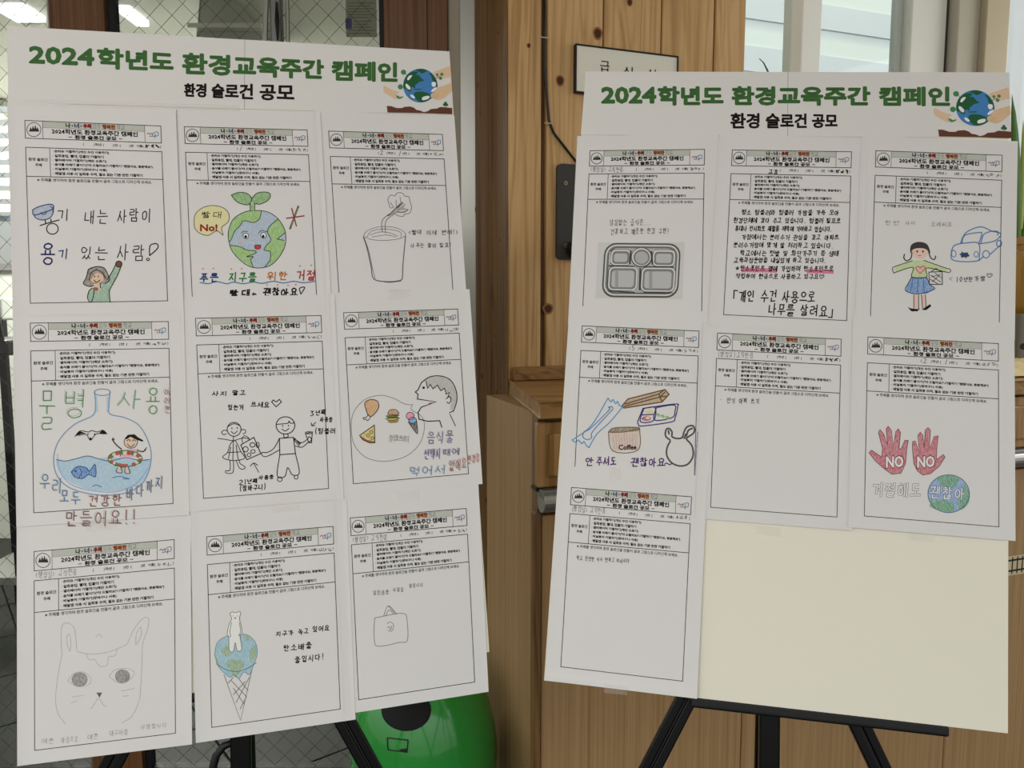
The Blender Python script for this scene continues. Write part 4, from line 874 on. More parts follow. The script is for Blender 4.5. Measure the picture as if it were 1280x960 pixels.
d.l('#3f6ea6', 1.4, '240,735 290,742 340,730 400,742 440,733 500,742 560,732 610,740 680,728 740,738 800,728 860,736 930,728').l('#c98a98', 1.4, '425,832 520,828 620,832 720,824 865,822', pencil=True)
for x, y in ((258, 652), (320, 650), (428, 655), (490, 652), (840, 636), (908, 632), (642, 748), (706, 750), (768, 752), (815, 748)): d.e('#cf6f7c', x, y, 6, 5)
d.done()
s = sheet(BL_, 1, (410.8, 163.8), (553, 168), (567, 376), (424.6, 379), topcut=29, label='top right worksheet on left board, pencil cup with a tree growing from its straw', grade=[('2', .43), ('/', .59)])
d = Draw(s, 'cup_drawing', 400, 160, 4); g_ = '#55534f'
d.l(g_, .8, '217,542 235,515 290,495 360,495 410,512 428,535 400,552 330,562 260,558 217,542|235,545 260,515 330,505 400,520 405,545|250,535 300,520 350,525 390,540|260,545 330,535 380,545', pencil=True).l(g_, 1.2, '217,545 235,600 255,690 270,755 340,768 400,762 412,745 415,680 428,540').l(g_, .7, '222,550 245,620 262,700 276,752|270,758 340,772 405,765').l(g_, .9, '312,520 310,465 345,430|327,525 328,470 352,442').done()
d = Draw(s, 'tree_drawing', 400, 160, 4, z0=.0001); d.f('#8b8984', '345,432 385,395 410,365 415,372 395,400 430,375 418,400 445,408 400,412 355,445', False, True).l(g_, .7, '345,380 340,355 355,335 375,340 385,325 410,325 425,340 445,345 450,370 458,395 448,425 425,430 415,442 390,438 370,425|345,380 352,400 370,395|352,372 365,392|380,360 382,395|400,345 405,380').l(g_, 1.2, '340,440 370,410 400,380|415,375 385,400|385,420 420,420 440,408').done()
d = Draw(s, 'pencil_note', 400, 160, 4); d.t(g_, .8, '<빨대 이제 변해!>', 442, 510, 690, 535, jit=.07).t(g_, .8, '나무는 물이 필요!', 455, 575, 655, 600, jit=.09).done()
tape(s, 487, 363, 514, 375)
s = sheet(BL_, 5, (37.8, 403.8), (210.3, 401.9), (216.3, 629.4), (42.2, 641), 'middle left worksheet on left board, round water bottle holding sea and swimming child', dept=None)
def shadow(d, c, w_, text, x0, y0, x1, y1, dy=0): d.t(c, w_, text, x0, y0, x1, y1, dy, jit=.015).t('#8b8782', .5, text, x0-5, y0-4, x1-5, y1-4, dy, jit=.015)
d = Draw(s, 'slogan_writing', 0, 380, 3.2)
for t_, c_, x0, y0, x1, y1, dy in (('물', '#3f8a4a', 155, 345, 222, 520, 0), ('병', '#3f8a4a', 250, 342, 345, 465, 0), ('사', '#5c9a62', 468, 345, 572, 425, 0), ('용', '#3f8a4a', 585, 335, 640, 450, 0), ('여', '#a06060', 658, 340, 682, 370, 0), ('러', '#a06060', 658, 375, 682, 405, 0), ('분', '#a06060', 658, 408, 684, 440, 0), ('우리', '#3d6f9a', 160, 680, 250, 745, 30), ('모두', '#3d6f9a', 240, 745, 322, 800, 10), ('건강한', '#7c4038', 352, 765, 490, 815, -5), ('바다까지', '#46668c', 505, 735, 655, 790, -60), ('만들어요!!', '#7a463c', 262, 830, 548, 895, -8)):
    shadow(d, c_, 1.25 if t_ not in '여러분' else .8, t_, x0, y0, x1, y1, dy)
d.done()
d = Draw(s, 'bottle_drawing', 0, 380, 3.2); sea = '225,622 260,628 300,620 350,610 390,618 440,612 520,622 600,625 592,680 550,725 480,745 420,748 340,738 270,705 235,665'
d.f('#8fb0c4', sea, True, True).l('#3a4a78', 1, '225,622 260,628 300,620 350,608 390,618 440,628 500,615 560,625 600,622').l('#7489ad', 1.4, '378,352 382,400 372,445 300,480 240,540 215,610 225,680 270,730 350,758 440,765 520,750 575,710 602,640 600,570 560,490 500,455 440,440 436,400 440,352').c('#7489ad', 1.3, 409, 353, 32, 13).l('#6c8fc0', .9, '230,600 240,670 290,725 380,748 470,750 545,718 590,660').l('#8fb4d8', 2.2, '385,370 388,430|430,370 430,430', pencil=True).l('#3a5f98', 1, '448,695 480,690 518,700 490,698|370,730 385,724 405,732').done()
d = Draw(s, 'gull_drawing', 0, 380, 3.2); d.f(K0, '300,530 318,508 345,518 325,520').f(K0, '395,518 410,503 428,520 405,520').l(K0, 1, '300,530 320,508 355,512 366,506 390,512 412,505 428,520|315,526 345,522 362,545 385,520 420,520').e(K0, 362, 540, 5, 6).e(K0, 352, 520, 3, 3).e(K0, 378, 520, 3, 3).done()
d = Draw(s, 'fish_drawing', 0, 380, 3.2, z0=.0001); d.f('#3f76b0', '285,672 310,652 345,655 358,668 380,642 382,690 355,682 330,698 300,692', True, True).l('#1f4a86', 1.1, '285,672 310,650 345,655 358,668 380,642 382,690 355,682 330,698 300,692 285,672|318,655 326,675 315,695').e('#1f3a66', 302, 668, 4, 4).done()
d = Draw(s, 'swimmer_drawing', 0, 380, 3.2, z0=.0001); d.e('#cbb09c', 523, 552, 27, 25).f(K0, '499,537 512,523 538,521 552,533 573,545 571,551 546,543 522,531 505,542').c(K0, .8, 523, 552, 27, 25).l(K0, .9, '508,548 516,542 522,549|530,549 536,542 543,549|510,560 523,572 538,560').f('#c994a4', '485,582 555,580 545,612 480,610').l('#4a3a34', 1.6, '485,580 470,568 456,553 451,541|556,588 573,590 583,581').l(K0, .9, '485,582 480,610|552,582 545,610|448,545 452,536 458,544|578,584 586,574')
for a in range(22):
    q = math.radians(20+a*320/22); d.e(('#b04640', '#4a7a44', '#c9b8a4')[a % 3], 500+62*math.sin(q+math.pi), 620+26*math.cos(q), 9, 8)
d.l('#2f6a3a', 1, circ(500, 618, 68, 32)).f('#b04640', '480,640 512,640 508,655 482,655').f('#c9b09c', '470,655 480,650 485,672 470,670').f('#c9b09c', '500,655 510,650 518,676 503,674').l(K0, .7, '470,655 465,672 488,674 482,650|500,655 500,676 520,676 512,650').e('#b0303c', 515, 598, 8, 6).done()
tape(s, 108, 650, 146, 664, -3)
s = sheet(BL_, 4, (244.4, 397.9), (401.3, 394.4), (410.8, 610.6), (254.4, 623), 'centre worksheet on left board, ink girl with spotted shopping bag and boy with tumbler')
d = Draw(s, 'slogan_writing', 230, 380, 3.69); d.t(K0, 1.2, '사지', 128, 402, 200, 425).t(K0, 1.2, '말고', 222, 398, 284, 422).t(K0, 1.2, '있는거', 202, 465, 275, 490).t(K0, 1.2, '쓰세요', 308, 452, 395, 480).l(K0, 1.2, '425,474 404,452 412,443 425,452 440,440 449,452 425,474', False)
d.t(K0, 1.1, '3년째', 580, 492, 655, 518, -8).t(K0, 1.1, '사용중', 628, 522, 685, 545, 0).t(K0, 1.1, '(텀블러', 602, 572, 698, 600).t(K0, 1.1, '21년째', 252, 812, 338, 835, -10).t(K0, 1.1, '사용중', 345, 792, 415, 812, -5).t(K0, 1.1, '(장바구니)', 256, 838, 378, 866, -10).l(K0, 1, '345,776 322,736|305,748 322,734 340,744|608,545 590,562|588,548 590,562 604,560').done()
d = Draw(s, 'girl_figure', 230, 380, 3.69); d.c(K0, 1.1, 231, 578, 32, 32).l(K0, 1, '203,565 231,552 258,562|218,588 231,598 246,586|199,585 185,582 174,592 182,603 195,598|263,580 280,580 284,592 272,600|228,610 228,628|156,620 190,624 228,630 270,618 300,622|228,630 212,650 200,685 178,706 200,718 240,722 280,710 262,680 240,635 228,630|200,685 262,682|228,630 225,720|215,660 205,715|240,650 250,718|212,720 212,765 192,770 196,780 226,776 228,722|240,720 255,755 272,762 282,752 258,735 256,718').e(K0, 221, 573, 3, 4).e(K0, 245, 572, 3, 4).done()
d = Draw(s, 'bag_drawing', 230, 380, 3.69); d.l(K0, 1.2, '262,650 322,615 354,690 290,718 262,650', False).l(K0, 1, '270,640 268,620 280,608 298,618 300,630').c(K0, 1.1, 284, 670, 12, 12).c(K0, 1.1, 316, 650, 12, 10).c(K0, 1, 318, 680, 10, 8).c(K0, 1, 300, 696, 9, 8).c(K0, 1, 340, 650, 7, 12).done()
d = Draw(s, 'boy_figure', 230, 380, 3.69); d.c(K0, 1.2, 468, 560, 43, 40).l(K0, 1.1, '427,555 478,550 484,540 492,550 510,548|452,576 466,586 484,574|460,598 462,615 480,612 478,598').l(K0, 1.2, '440,620 442,695 514,690 505,615 440,620', False).l(K0, 1.1, '440,620 415,665 385,684 360,685 362,700 385,702 442,672|505,618 540,640 568,625|514,655 545,660 575,635|568,625 578,612 588,625 578,638|442,695 430,792 465,796 478,755 500,788 532,778 514,690|508,625 530,655|512,620 534,650|518,628 538,645').c(K0, 1, 442, 808, 11, 11).c(K0, 1, 517, 799, 9, 9).l(K0, 1.1, '560,598 592,590 588,640 576,640 560,598', False).c(K0, 1, 576, 594, 16, 5).e(K0, 455, 562, 3, 4).e(K0, 482, 561, 3, 4).done()
s = sheet(BL_, 3, (429.5, 390.9), (572, 386.3), (585.6, 592.2), (441.7, 604.7), 'middle right worksheet on left board, open-mouthed boy in profile with food bubble')
d = Draw(s, 'boy_profile_drawing', 410, 360, 3.69); d.f('#a5a29b', '432,435 470,410 520,408 565,425 590,470 592,520 575,570 562,560 570,520 555,505 560,485 545,490 540,465 520,475 505,450 480,465 470,445 455,460 450,430', False, True)
d.l(K0, 1.2, '432,435 470,410 520,406 565,425 590,470 594,520 578,570').l(K0, 1.3, '432,435 415,470 403,480 415,490 412,512 498,525 430,550 415,575 420,605 460,615 515,612 525,642', False).l(K0, 1, '562,582 588,636', False).l(K0, 1.1, '560,575 578,568|452,430 460,462 472,445 484,465 505,448 520,474 538,462 545,490 560,482 552,505', False).l(K0, 1.1, '545,512 560,500 568,515 558,532 548,525').e(K0, 441, 460, 6, 6).f('#b04038', '462,530 480,528 470,540').done()
d = Draw(s, 'food_bubble', 410, 360, 3.69); d.l('#77746f', .8, '390,538 355,535 300,508 240,495 170,515 120,570 107,640 120,720 165,775 230,798 300,795 370,770 425,715 445,640 430,590 385,562 390,538').done()
d = Draw(s, 'drumstick_drawing', 410, 360, 3.69); d.f('#c08c4a', '175,560 170,530 195,515 225,520 235,545 222,572 200,592 185,585', True, True).l(K0, 1, '175,560 170,530 195,515 225,520 235,545 222,572 200,592 185,585 175,560').l('#4c3a2a', 1, '185,582 175,598 163,598 165,606 176,606 182,612 190,605 198,592').done()
d = Draw(s, 'burger_drawing', 410, 360, 3.69); d.f('#b5803c', '278,572 290,560 315,562 325,575 320,585 275,585', True, True).f('#5b8038', '270,588 325,586 322,594 268,596').f('#6a4526', '275,596 322,594 320,603 275,604').f('#c9b04c', '268,603 328,600 310,612').f('#b5803c', '278,608 322,606 318,618 285,620').l(K0, .8, '276,583 282,566 300,560 320,566 324,583 276,583|268,590 328,588|272,600 326,598|264,602 296,612 330,600|276,610 285,620 318,618 324,608').done()
d = Draw(s, 'ice_cream_drawing', 410, 360, 3.69); d.f('#3c322c', '370,618 408,612 412,672', False, True).e('#6fa4c4', 390, 610, 18, 14).e('#d08aa2', 379, 590, 18, 17).c(K0, .8, 379, 590, 18, 17).c(K0, .8, 390, 610, 18, 14).l(K0, .9, '370,618 412,672 408,612').done()
d = Draw(s, 'pizza_drawing', 410, 360, 3.69); d.f('#c4a94e', '214,632 146,682 215,712', False, True).f('#8d5a3a', '146,680 180,700 216,708 214,716 180,712 148,688').l(K0, 1, '214,632 146,680 160,700 190,714 216,714 214,632', False).c('#4a6a34', .9, 200, 665, 7, 7).c('#4a6a34', .9, 185, 680, 8, 6).c('#4a6a34', .9, 205, 692, 7, 6).done()
d = Draw(s, 'slogan_writing', 410, 360, 3.69); d.t('#8d8a84', .8, '음식물쓰레기', 280, 680, 375, 712, jit=.1, gap=-.1)
for t_, c_, x0, y0, x1, y1, dy in (('음식물', '#5f5a88', 458, 665, 580, 725, -10), ('선택시', '#5a4a8c', 445, 745, 520, 795, -6), ('때에', '#5a4a8c', 530, 742, 608, 775, -6), ('먹어서', '#3f78a4', 375, 825, 545, 870, -12), ('없애요', '#9c4a40', 560, 795, 640, 850, -15), ('환경을', '#a85044', 645, 775, 700, 815, -15)): shadow(d, c_, .8 if dy < -12 and x0 > 550 else 1.05, t_, x0, y0, x1, y1, dy)
d.done(); tape(s, 486, 362, 513, 374, -1)
s = sheet(BL_, 1, (42.6, 689.4), (217.7, 674.5), (219.3, 916.5), (43.3, 938), topcut=33, label='bottom left worksheet on left board, faint pencil drawing of a cat face', dept='<행정실> 교직원용')
d = Draw(s, 'cat_drawing', 0, 650, 3.096, None); g_ = '#96938f'
d.l(g_, .7, '240,520 236,460 240,410 262,398 285,415 293,450 297,508|297,508 340,518 400,515 450,500 492,480|492,480 520,420 555,380 575,382 572,420 552,480 550,540 545,640 538,700 510,760 470,785|240,520 225,600 215,690 225,750 255,790|258,450 268,442 274,475 270,508 260,480 258,450|525,480 528,440 545,415 545,450 525,485|333,518 345,540 365,540 380,560 395,568 415,560 420,530 445,525 452,500|262,622 285,595 320,588 350,610 345,635 300,645 262,622|422,605 445,580 490,575 520,590 500,620 460,630 422,605|378,690 360,720 350,732|385,690 400,715 415,722|280,685 325,678|275,708 298,700|470,662 520,652|475,682 498,680|370,452 385,442 395,455', pencil=True)
d.e('#77746f', 308, 617, 31, 28, True).e('#77746f', 474, 605, 29, 27, True).f('#5c5a56', '373,668 395,668 385,688').t(g_, .6, '예쁜', 160, 845, 208, 868).t(g_, .6, '마음으로', 238, 840, 302, 865, -4).t(g_, .6, '예쁜', 338, 828, 382, 852, -3).t(g_, .6, '대구어를', 422, 815, 495, 838, -6).t(g_, .6, '사랑합시다', 545, 792, 645, 812, -8).done()
s = sheet(BL_, 1, (258.3, 671), (416.3, 658), (425.3, 886.3), (264.7, 909.3), topcut=38, label='bottom middle worksheet on left board, polar bear on a melting earth ice-cream cone')
d = Draw(s, 'cone_drawing', 230, 630, 3); d.l('#6d6a66', .9, '150,640 212,812 255,620|185,690 225,750|165,672 185,650|195,745 245,650|185,715 230,665|205,655 240,700|175,660 232,720|210,770 235,720', False).done()
d = Draw(s, 'earth_scoop_drawing', 230, 630, 3); sc2 = '115,565 125,520 160,495 200,488 240,492 268,520 275,560 262,600 245,640 225,630 205,655 190,640 175,650 158,640 130,610'; d.f('#7ea9b8', sc2, True, True).f('#7d9c78', '160,590 190,582 225,590 215,620 195,650 180,635 165,615', True, True).f('#7d9c78', '222,495 245,498 240,515', True, True).f('#7d9c78', '250,545 270,530 268,570 252,590 245,570', True, True).f('#7d9c78', '140,550 165,530 180,560 155,570', True, True).f('#7d9c78', '118,570 130,590 132,610 120,595', False, True).l('#5a7f8a', .7, sc2+' 115,565').l('#4a5f66', .8, '122,600 160,622 200,628 240,615 270,595').done()
d = Draw(s, 'bear_drawing', 230, 630, 3, z0=.00014); bear = '172,410 182,405 195,408 208,402 212,412 208,430 215,460 218,485 210,495 216,545 200,550 192,520 185,552 170,548 168,500 162,488 168,455 178,432'; d.f('#d2cfca', bear, True).l('#5f5c58', .7, bear+' 172,410').l('#5f5c58', .7, '178,445 172,480 175,495 168,500|208,445 212,480 205,492 212,496').e(K0, 192, 428, 3, 2.5).e(K0, 185, 420, 1.5, 1.5).e(K0, 200, 420, 1.5, 1.5).done()
d = Draw(s, 'slogan_writing', 230, 630, 3); d.t(K0, 1.1, '지구가', 345, 478, 410, 498, -6).t(K0, 1.1, '녹고', 428, 468, 468, 490, -3).t(K0, 1.1, '있어요', 482, 458, 545, 480, -4).t(K0, 1.1, '탄소배출', 372, 530, 480, 555, -14).t(K0, 1.1, '줄입시다!', 416, 572, 525, 598, -14).done(); tape(s, 340, 633, 375, 641, -3)
s = sheet(BL_, 2, (437.8, 647.5), (582.8, 635.6), (593.4, 852.5), (448.4, 874.7), topcut=36, label='bottom right worksheet on left board, small pencil sketch of a handbag', dept='<행정실> 교직원용')
d = Draw(s, 'bag_sketch', 420, 600, 3.2); d.l('#6f6d69', .8, '155,552 188,545 240,535 272,535 283,550 286,640 250,650 200,662 165,664 155,650 152,600 155,552|190,545 210,503 243,538|198,545 212,520 232,538|210,505 235,532').l('#6f6d69', .7, '205,575 215,568 228,575 230,590 222,605 208,602|212,585 218,600 222,585').e('#4a4845', 208, 588, 2, 2).e('#4a4845', 222, 586, 2, 2).done()
Draw(s, 'pencil_note', 420, 600, 3.2).t('#7c7a76', .7, '일회용품', 148, 442, 212, 462, -3).t('#7c7a76', .7, '사용을', 228, 430, 270, 448).t('#7c7a76', .7, '줄입시다', 292, 415, 348, 432, -3).done(); tape(s, 497, 616, 524, 626, -2)

# ---- right board sheets
s = sheet(BR_, 1, (737.6, 188.4), (880.7, 186.7), (877, 394), (728.2, 391), topcut=24, label='top left worksheet on right board, grey picture of a steel meal tray', dept='<행정실> 교직원용')
d = Draw(s, 'pencil_note', 700, 80, 2.822); d.t('#6d6b68', .8, '남김없는 급식은...', 175, 548, 320, 572, jit=.09).t('#6d6b68', .8, '건강하고 깨끗한 환경 구현!', 178, 580, 385, 602, jit=.09).done()
d = Draw(s, 'meal_tray_picture', 700, 80, 2.822)
def rr(x0, y0, x1, y1, r_): return rrect((x0+x1)/2, (y0+y1)/2, x1-x0, y1-y0, r_)
def sk(p, f=0.02): return [(x-(y-725)*.06, y+(x-287)*.01) for x, y in p]
d.f('#bab9b5', [(135, 630), (440, 628), (432, 830), (125, 826)]).f('#4c4c4c', sk(rr(152, 632, 422, 824, 42))).f('#8d8d8b', sk(rr(157, 637, 417, 818, 38))).f('#5f5f5f', sk(rr(165, 645, 409, 811, 33))).f('#a2a2a0', sk(rr(170, 650, 405, 806, 30)))
for x0, y0, x1, y1, r_ in ((180, 660, 242, 706, 12), (328, 660, 398, 708, 12), (176, 720, 270, 795, 14), (292, 722, 402, 798, 14)):
    d.f('#505050', sk(rr(x0-6, y0-6, x1+6, y1+6, r_+4))).f('#c2c1bd', sk(rr(x0-3, y0-4, x1+5, y1+4, r_+3))).f('#747473', sk(rr(x0+2, y0+1, x1, y1, r_))).f('#a9a9a6', sk(rr(x0+8, y0+9, x1-7, y1-7, r_-3)))
d.e('#505050', 288, 682, 38, 36).e('#c2c1bd', 287, 681, 34, 32).e('#747473', 288, 682, 29, 28).e('#a0a09e', 288, 683, 23, 22).l('#d0cfcb', 1.1, sk(rr(160, 640, 414, 815, 36)), False, True).l('#3e3e3e', 2.2, '283,722 281,796|250,660 246,704|322,662 326,704').l('#3e3e3e', 1.6, '172,800 262,806|296,806 396,808|172,712 262,714|300,716 400,716').l('#8f8f8d', 4, '200,730 200,785|320,735 320,790', False).l('#dddcd8', .8, '176,662 176,700|330,660 395,660|196,795 262,798|300,800 380,802').done()
s = sheet(BR_, 5, (915.4, 187.4), (1064.4, 189.7), (1058.4, 400.7), (904.5, 393.3), topcut=22.5, label='top middle worksheet on right board, filled with black handwriting in many lines', name=K0)
d = Draw(s, 'handwritten_text', 700, 80, 2.822); Lh = [('평소 텀블러와 텀블러 가방을 가득 모아', 640, 515, 985, 538), ('환경단체에 갖다 주고 있습니다. 텀블러 필요로', 612, 543, 990, 566), ('휴대나 전시회로 재활용 제작에 기여하고 있습니다.', 618, 572, 960, 595), ('가정에서는 분리수거 관심을 갖고 아파트', 640, 602, 985, 625), ('분리수거장에 맞게 잘 처리하고 있습니다.', 612, 630, 965, 653), ('학교에서는 텃밭 및 화단가꾸기 등 생태', 636, 658, 985, 682), ('교육과정운영을 내실있게 하고 있습니다.', 614, 683, 940, 706), ('*탄소포인트 앱에 가입하며 탄소포인트로', 618, 712, 965, 736), ('적립하여 현금으로 사용하고 있구요♡', 620, 740, 930, 762)]
d.f('#c46a8a', '640,718 765,722 765,736 640,734').f('#c46a8a', '870,722 965,726 965,740 870,738')
for t_, x0, y0, x1, y1 in Lh: d.t(K0, 1.0, t_, x0, y0-1, x1, y1-4, 2, jit=.06, gap=.08, slant=-.16)
d.t(K0, 1.5, '「개인 수건 사용으로', 600, 798, 902, 842, 4, gap=.1, slant=-.14).t(K0, 1.5, '나무를 살려요」', 735, 846, 975, 890, 8, gap=.1, slant=-.14).done()
Draw(s, 'handwritten_note', 700, 80, 2.822).t(K0, 1., '교감', 735, 372, 770, 390).done()
s = sheet(BR_, 6, (1094.9, 188.3), (1252.7, 194), (1249, 409), (1088, 400), topcut=21.5, label='top right worksheet on right board, girl in blue skirt with bag beside blue car')
d = Draw(s, 'girl_drawing', 960, 80, 2.825); d.f('#a9bd78', '508,695 550,692 562,712 560,752 508,752 510,715', False, True).f('#a9bd78', '510,695 512,718 452,735 448,715', False, True).f('#a9bd78', '550,695 632,722 630,735 558,722', False, True).f('#4f80b8', '508,752 560,752 572,778 588,795 560,812 500,808 486,800 495,775', False, True).f('#d0b0a0', '515,815 532,815 532,865 515,865').f('#d0b0a0', '542,815 556,815 558,862 546,862').e('#d0b0a0', 537, 660, 30, 28)
d.f('#3a3634', '503,668 505,640 530,628 560,635 572,660 570,672 560,655 535,650 512,655', True).l('#3a3634', 1.4, '508,665 505,685 490,695 480,685 482,672|568,665 575,685 588,690 592,678').e(K0, 527, 662, 3, 4).e(K0, 547, 662, 3, 4).l('#a04040', .8, '530,676 540,676').l(K0, .9, '510,695 448,715 440,725 445,738 452,735 512,718 508,752 560,752 560,720 630,735 645,732 640,722 632,722 550,693|508,752 495,775 486,800 530,812 588,795 572,778 560,752|515,815 515,862|532,815 532,865|542,815 546,862|556,815 558,862').l('#3f5f90', .9, '512,755 505,800|530,755 528,808|548,755 552,805').f(K0, '497,862 532,866 528,874 505,870').f(K0, '545,866 572,848 576,856 555,870').l(K0, 1.2, '497,860 510,872 534,866|545,866 560,866 575,852').l('#d4506c', 1.4, '537,740 522,722 530,714 538,720 548,713 554,722 537,740').f('#e39ab0', '537,734 528,722 538,722 548,720').done()
d = Draw(s, 'bag_drawing', 960, 80, 2.825, z0=.00016); d.l(K0, 1, '568,735 615,733 616,778 570,778 568,735|575,735 592,722 612,733', False).l(K0, .8, '575,745 610,770|580,770 608,742|572,760 600,776|590,738 612,756|578,752 600,745').done()
d = Draw(s, 'car_drawing', 960, 80, 2.825); d.l('#3a6ea5', 1.3, '648,660 650,690 690,698 740,695 760,680|648,660 660,640 700,632 745,635 745,695|680,632 700,595 750,575 790,590 822,600 800,625 745,635|685,632 695,605 745,595 755,600 745,632|752,632 762,602 790,590|790,590 812,592 810,605|785,672 820,640', True).c('#3a6ea5', 1.2, 770, 672, 12, 13).c('#3a6ea5', 1.3, 816, 634, 9, 11).c('#3a6ea5', 1, 656, 670, 8, 12).c('#3a6ea5', 1, 735, 672, 7, 10).f('#28406e', '680,668 705,665 710,680 682,684').l('#28406e', 1.6, '678,672 710,676|685,664 700,684').done()
d = Draw(s, 'pencil_note', 960, 80, 2.825); d.t('#8a8884', .7, '한번', 412, 552, 465, 570).t('#8a8884', .7, '사서', 485, 555, 520, 570).t('#8a8884', .7, '오래써요', 575, 558, 650, 575).t('#2b3a4a', .9, '10년된', 665, 752, 722, 770).t('#2b3a4a', .9, '가방', 728, 748, 768, 768).t('#2b3a4a', .9, '♡', 772, 738, 792, 758).l('#77746f', .7, '640,758 652,752|640,758 650,764').done()
s = sheet(BR_, 2, (727.8, 407.3), (873.8, 413.8), (866.8, 629), (716.8, 620), 'middle left worksheet on right board, disposable spoon, chopsticks, coffee cup and plastic bag', grade=[('5', .43)])
d = Draw(s, 'spoon_drawing', 680, 380, 4, z0=.00005); d.l('#3f86b8', 1.3, '320,470 235,610 140,680|395,512 330,590 265,650 225,718|320,470 335,490 345,478 358,498 368,488 378,508 395,512|140,680 160,692 172,680 188,698 200,688 212,708 225,718').l('#3f78ac', 1.2, '345,520 335,512 322,518 325,530 235,620 200,640 195,665 215,678 238,668 245,635 345,525').done()
d = Draw(s, 'chopsticks_drawing', 680, 380, 4); d.f('#a88f6c', '388,512 420,478 600,428 625,450 590,488 400,520', False, True).l('#6b4a2c', 1.6, '388,512 420,475 605,428 625,452 590,490 400,520 388,512|405,500 575,450 600,430|400,512 580,465 605,440|575,450 590,490|580,462 612,462', False).done()
d = Draw(s, 'meal_box_drawing', 680, 380, 4); d.l('#3a3270', 1.4, '495,522 655,500 668,515 655,570 635,590 490,610 472,600 470,585 495,522|500,522 555,518 548,582 482,588 500,522|562,518 650,505 655,535 640,568 552,580 562,518|488,555 548,552').e('#c8b878', 525, 540, 22, 10, True).e('#a83a4a', 512, 573, 24, 12, True).e('#d0c8b8', 518, 570, 10, 5)
for k in range(16): d.e(('#4f8a3c', '#7aa85a')[k % 2], 570+(k*23) % 68, 552+(k*7) % 20, 8, 6, True)
d.done()
d = Draw(s, 'coffee_cup_drawing', 680, 380, 4); d.f('#c0a898', '322,640 478,620 470,730 345,735', False, True).f('#7a6a4a', '322,640 350,620 440,616 478,622 470,635 400,640 350,645', True, True).l('#6a5030', 1.1, '322,640 350,620 440,616 478,622 400,640 322,640|322,640 345,735 470,730 478,622')
for k in range(9): d.l('#b07a80', .6, [(345+k*14, 650), (352+k*13, 725)], False, pencil=True)
d.n('#3c2418', 'Coffee', [(372, 703), (462, 703), (462, 728), (372, 730)], .32).done()
d = Draw(s, 'plastic_bag_drawing', 680, 380, 4); d.l('#4a4a4c', 2.1, '630,680 608,660 610,630 625,622 640,640 640,662 660,672 690,668 700,640 715,615 740,608 752,620 748,645 720,665 712,675 740,710 745,760 720,800 680,810 640,795 615,760 615,720 632,685|625,650 622,632|712,660 722,632 742,622|700,672 710,650').done()
d = Draw(s, 'slogan_writing', 680, 380, 4); d.t('#4c2668', 1.5, '안', 205, 768, 248, 812, jit=.02).t('#4c2668', 1.5, '주셔도', 262, 765, 362, 810, jit=.03).t('#4c2668', 1.5, '괜찮아요', 435, 770, 605, 815, jit=.03, gap=.1).t('#4c2668', 1.4, '~', 605, 780, 640, 815).l('#6a6490', 1.3, '768,640 752,880', False, pencil=True).done(); tape(s, 762, 584, 776, 598, 1)
s = sheet(BR_, 4, (896.9, 416.3), (1051.6, 424), (1046.2, 646.3), (888.3, 634.1), 'middle worksheet on right board, empty but for one short pencil line', dept='(행정실)교직원용', name='#4a4a4a', topcut=16)
Draw(s, 'pencil_note', 870, 400, 3.122).t('#4a4845', .8, '· 전기 아껴 쓰기', 90, 302, 248, 325, 4, jit=.07).done(); tape(s, 944, 656, 976, 667, 4)
s = sheet(BR_, 7, (1084.9, 421.1), (1248, 429.5), (1248.6, 658.5), (1080.4, 645), 'middle right worksheet on right board, two red hands saying NO above an earth', grade=[('2', .43), ('/', .59)])
hand = '740,585 700,550 675,518 685,508 725,535 728,500 712,440 718,428 732,445 748,488 742,425 750,415 762,430 770,490 780,435 790,425 798,440 792,500 800,505 815,470 828,470 822,510 818,560 800,598 765,602'
hand2 = '865,590 850,560 845,500 845,475 855,472 870,510 866,450 875,438 885,450 890,500 895,430 905,420 915,430 912,500 930,455 945,452 940,500 938,545 965,525 972,535 950,570 915,600 885,605'
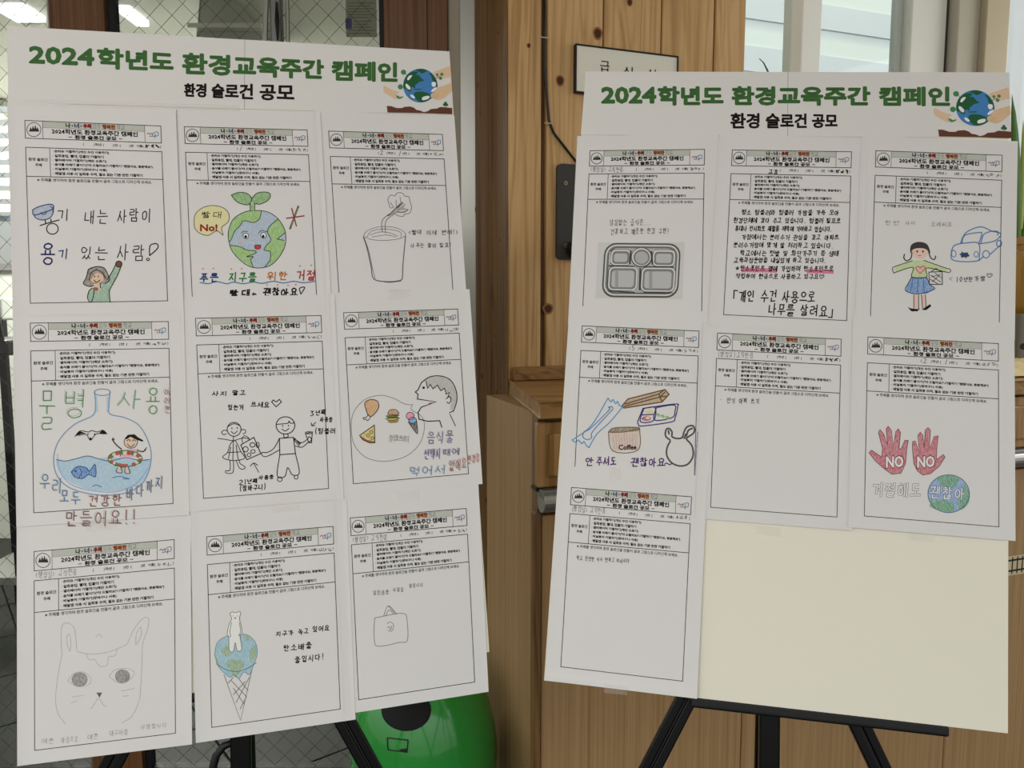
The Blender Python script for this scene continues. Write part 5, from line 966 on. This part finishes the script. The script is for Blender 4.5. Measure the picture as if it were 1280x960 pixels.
for hp, nx in ((hand, 740), (hand2, 862)):
    d = Draw(s, 'red_hand_drawing', 870, 400, 3.122); d.f('#b25260', hp, False, True).l('#6e3038', .8, hp, False, True)
    for ddx, ddy in ((-1.5, 0), (1.5, 0), (0, 1.5)): pass
    d.n('#7a2a34', 'NO', [(nx-2, 528), (nx+72, 526), (nx+74, 578), (nx-2, 582)], 1.1); d.z += STEP*4; d.n('#d8d4ce', 'NO', [(nx+1, 532), (nx+69, 530), (nx+70, 574), (nx+1, 578)], .5); d.done()
d = Draw(s, 'earth_drawing', 870, 400, 3.122); ci = circ(986, 678, 81, 74, 28)[:-1]; d.f('#6f8fc0', ci, False, True).f('#4f8f6a', '945,612 990,603 1025,615 1010,650 970,655 950,635', True, True).f('#4f8f6a', '912,720 950,700 1000,715 1005,748 960,745 925,735', True, True).f('#4f8f6a', '1045,640 1068,680 1060,720 1030,740 1020,700 1040,670', True, True).f('#4f8f6a', '908,690 925,700 915,715', False, True).l('#3a5a78', .9, ci, False, True)
d.t('#3a4a66', 2.6, '괜찮아', 912, 650, 1050, 700, 8, jit=0).z
d.z += STEP*4; d.t('#dcdcd8', 1.5, '괜찮아', 912, 650, 1050, 700, 8, jit=0).done()
d = Draw(s, 'slogan_writing', 870, 400, 3.122); d.t('#55534f', 3.0, '거절해도', 688, 636, 878, 692, 4, jit=0).z; d.z += STEP*4; d.t('#cfccc8', 1.9, '거절해도', 688, 636, 878, 692, 4, jit=0).done(); tape(s, 1136, 664, 1168, 675, 3)
s = sheet(BR_, 3, (714.4, 609.3), (864.4, 621), (853.3, 851.5), (701, 833.4), 'bottom left worksheet on right board, blank with one faint pencil line, hanging below', dept='<행정실> 교직원용', lift=.004, bot=271)
Draw(s, 'pencil_note', 680, 600, 3.427).t('#77746f', .8, '학교 관련한 식수 원하고 마셔시다', 140, 325, 365, 345, 14, jit=.09).done(); tape(s, 755, 855, 784, 866, 3)
# long glossy tape over the joint of the left banner
sfT = Surf(BL_, .0006); sfT.obj = None
mb = MB(); q1 = sfT.P([(12, 122.5), (300, 131.5)], .0); q2 = sfT.P([(12, 127), (300, 136)], .0001); q3 = sfT.P([(12, 132), (300, 139)], .0023)
Q_ = np.vstack([q1, q2, q3]); mb.add(np.vstack([Q_, Q_-BL_.n*.00006]), [(0, 2, 3, 1), (2, 4, 5, 3), (6, 7, 9, 8), (8, 9, 11, 10)], M_TAPE)
tag(mb.build('joint_tape'), 'long strip of clear tape along the lower edge of the left banner', 'tape')
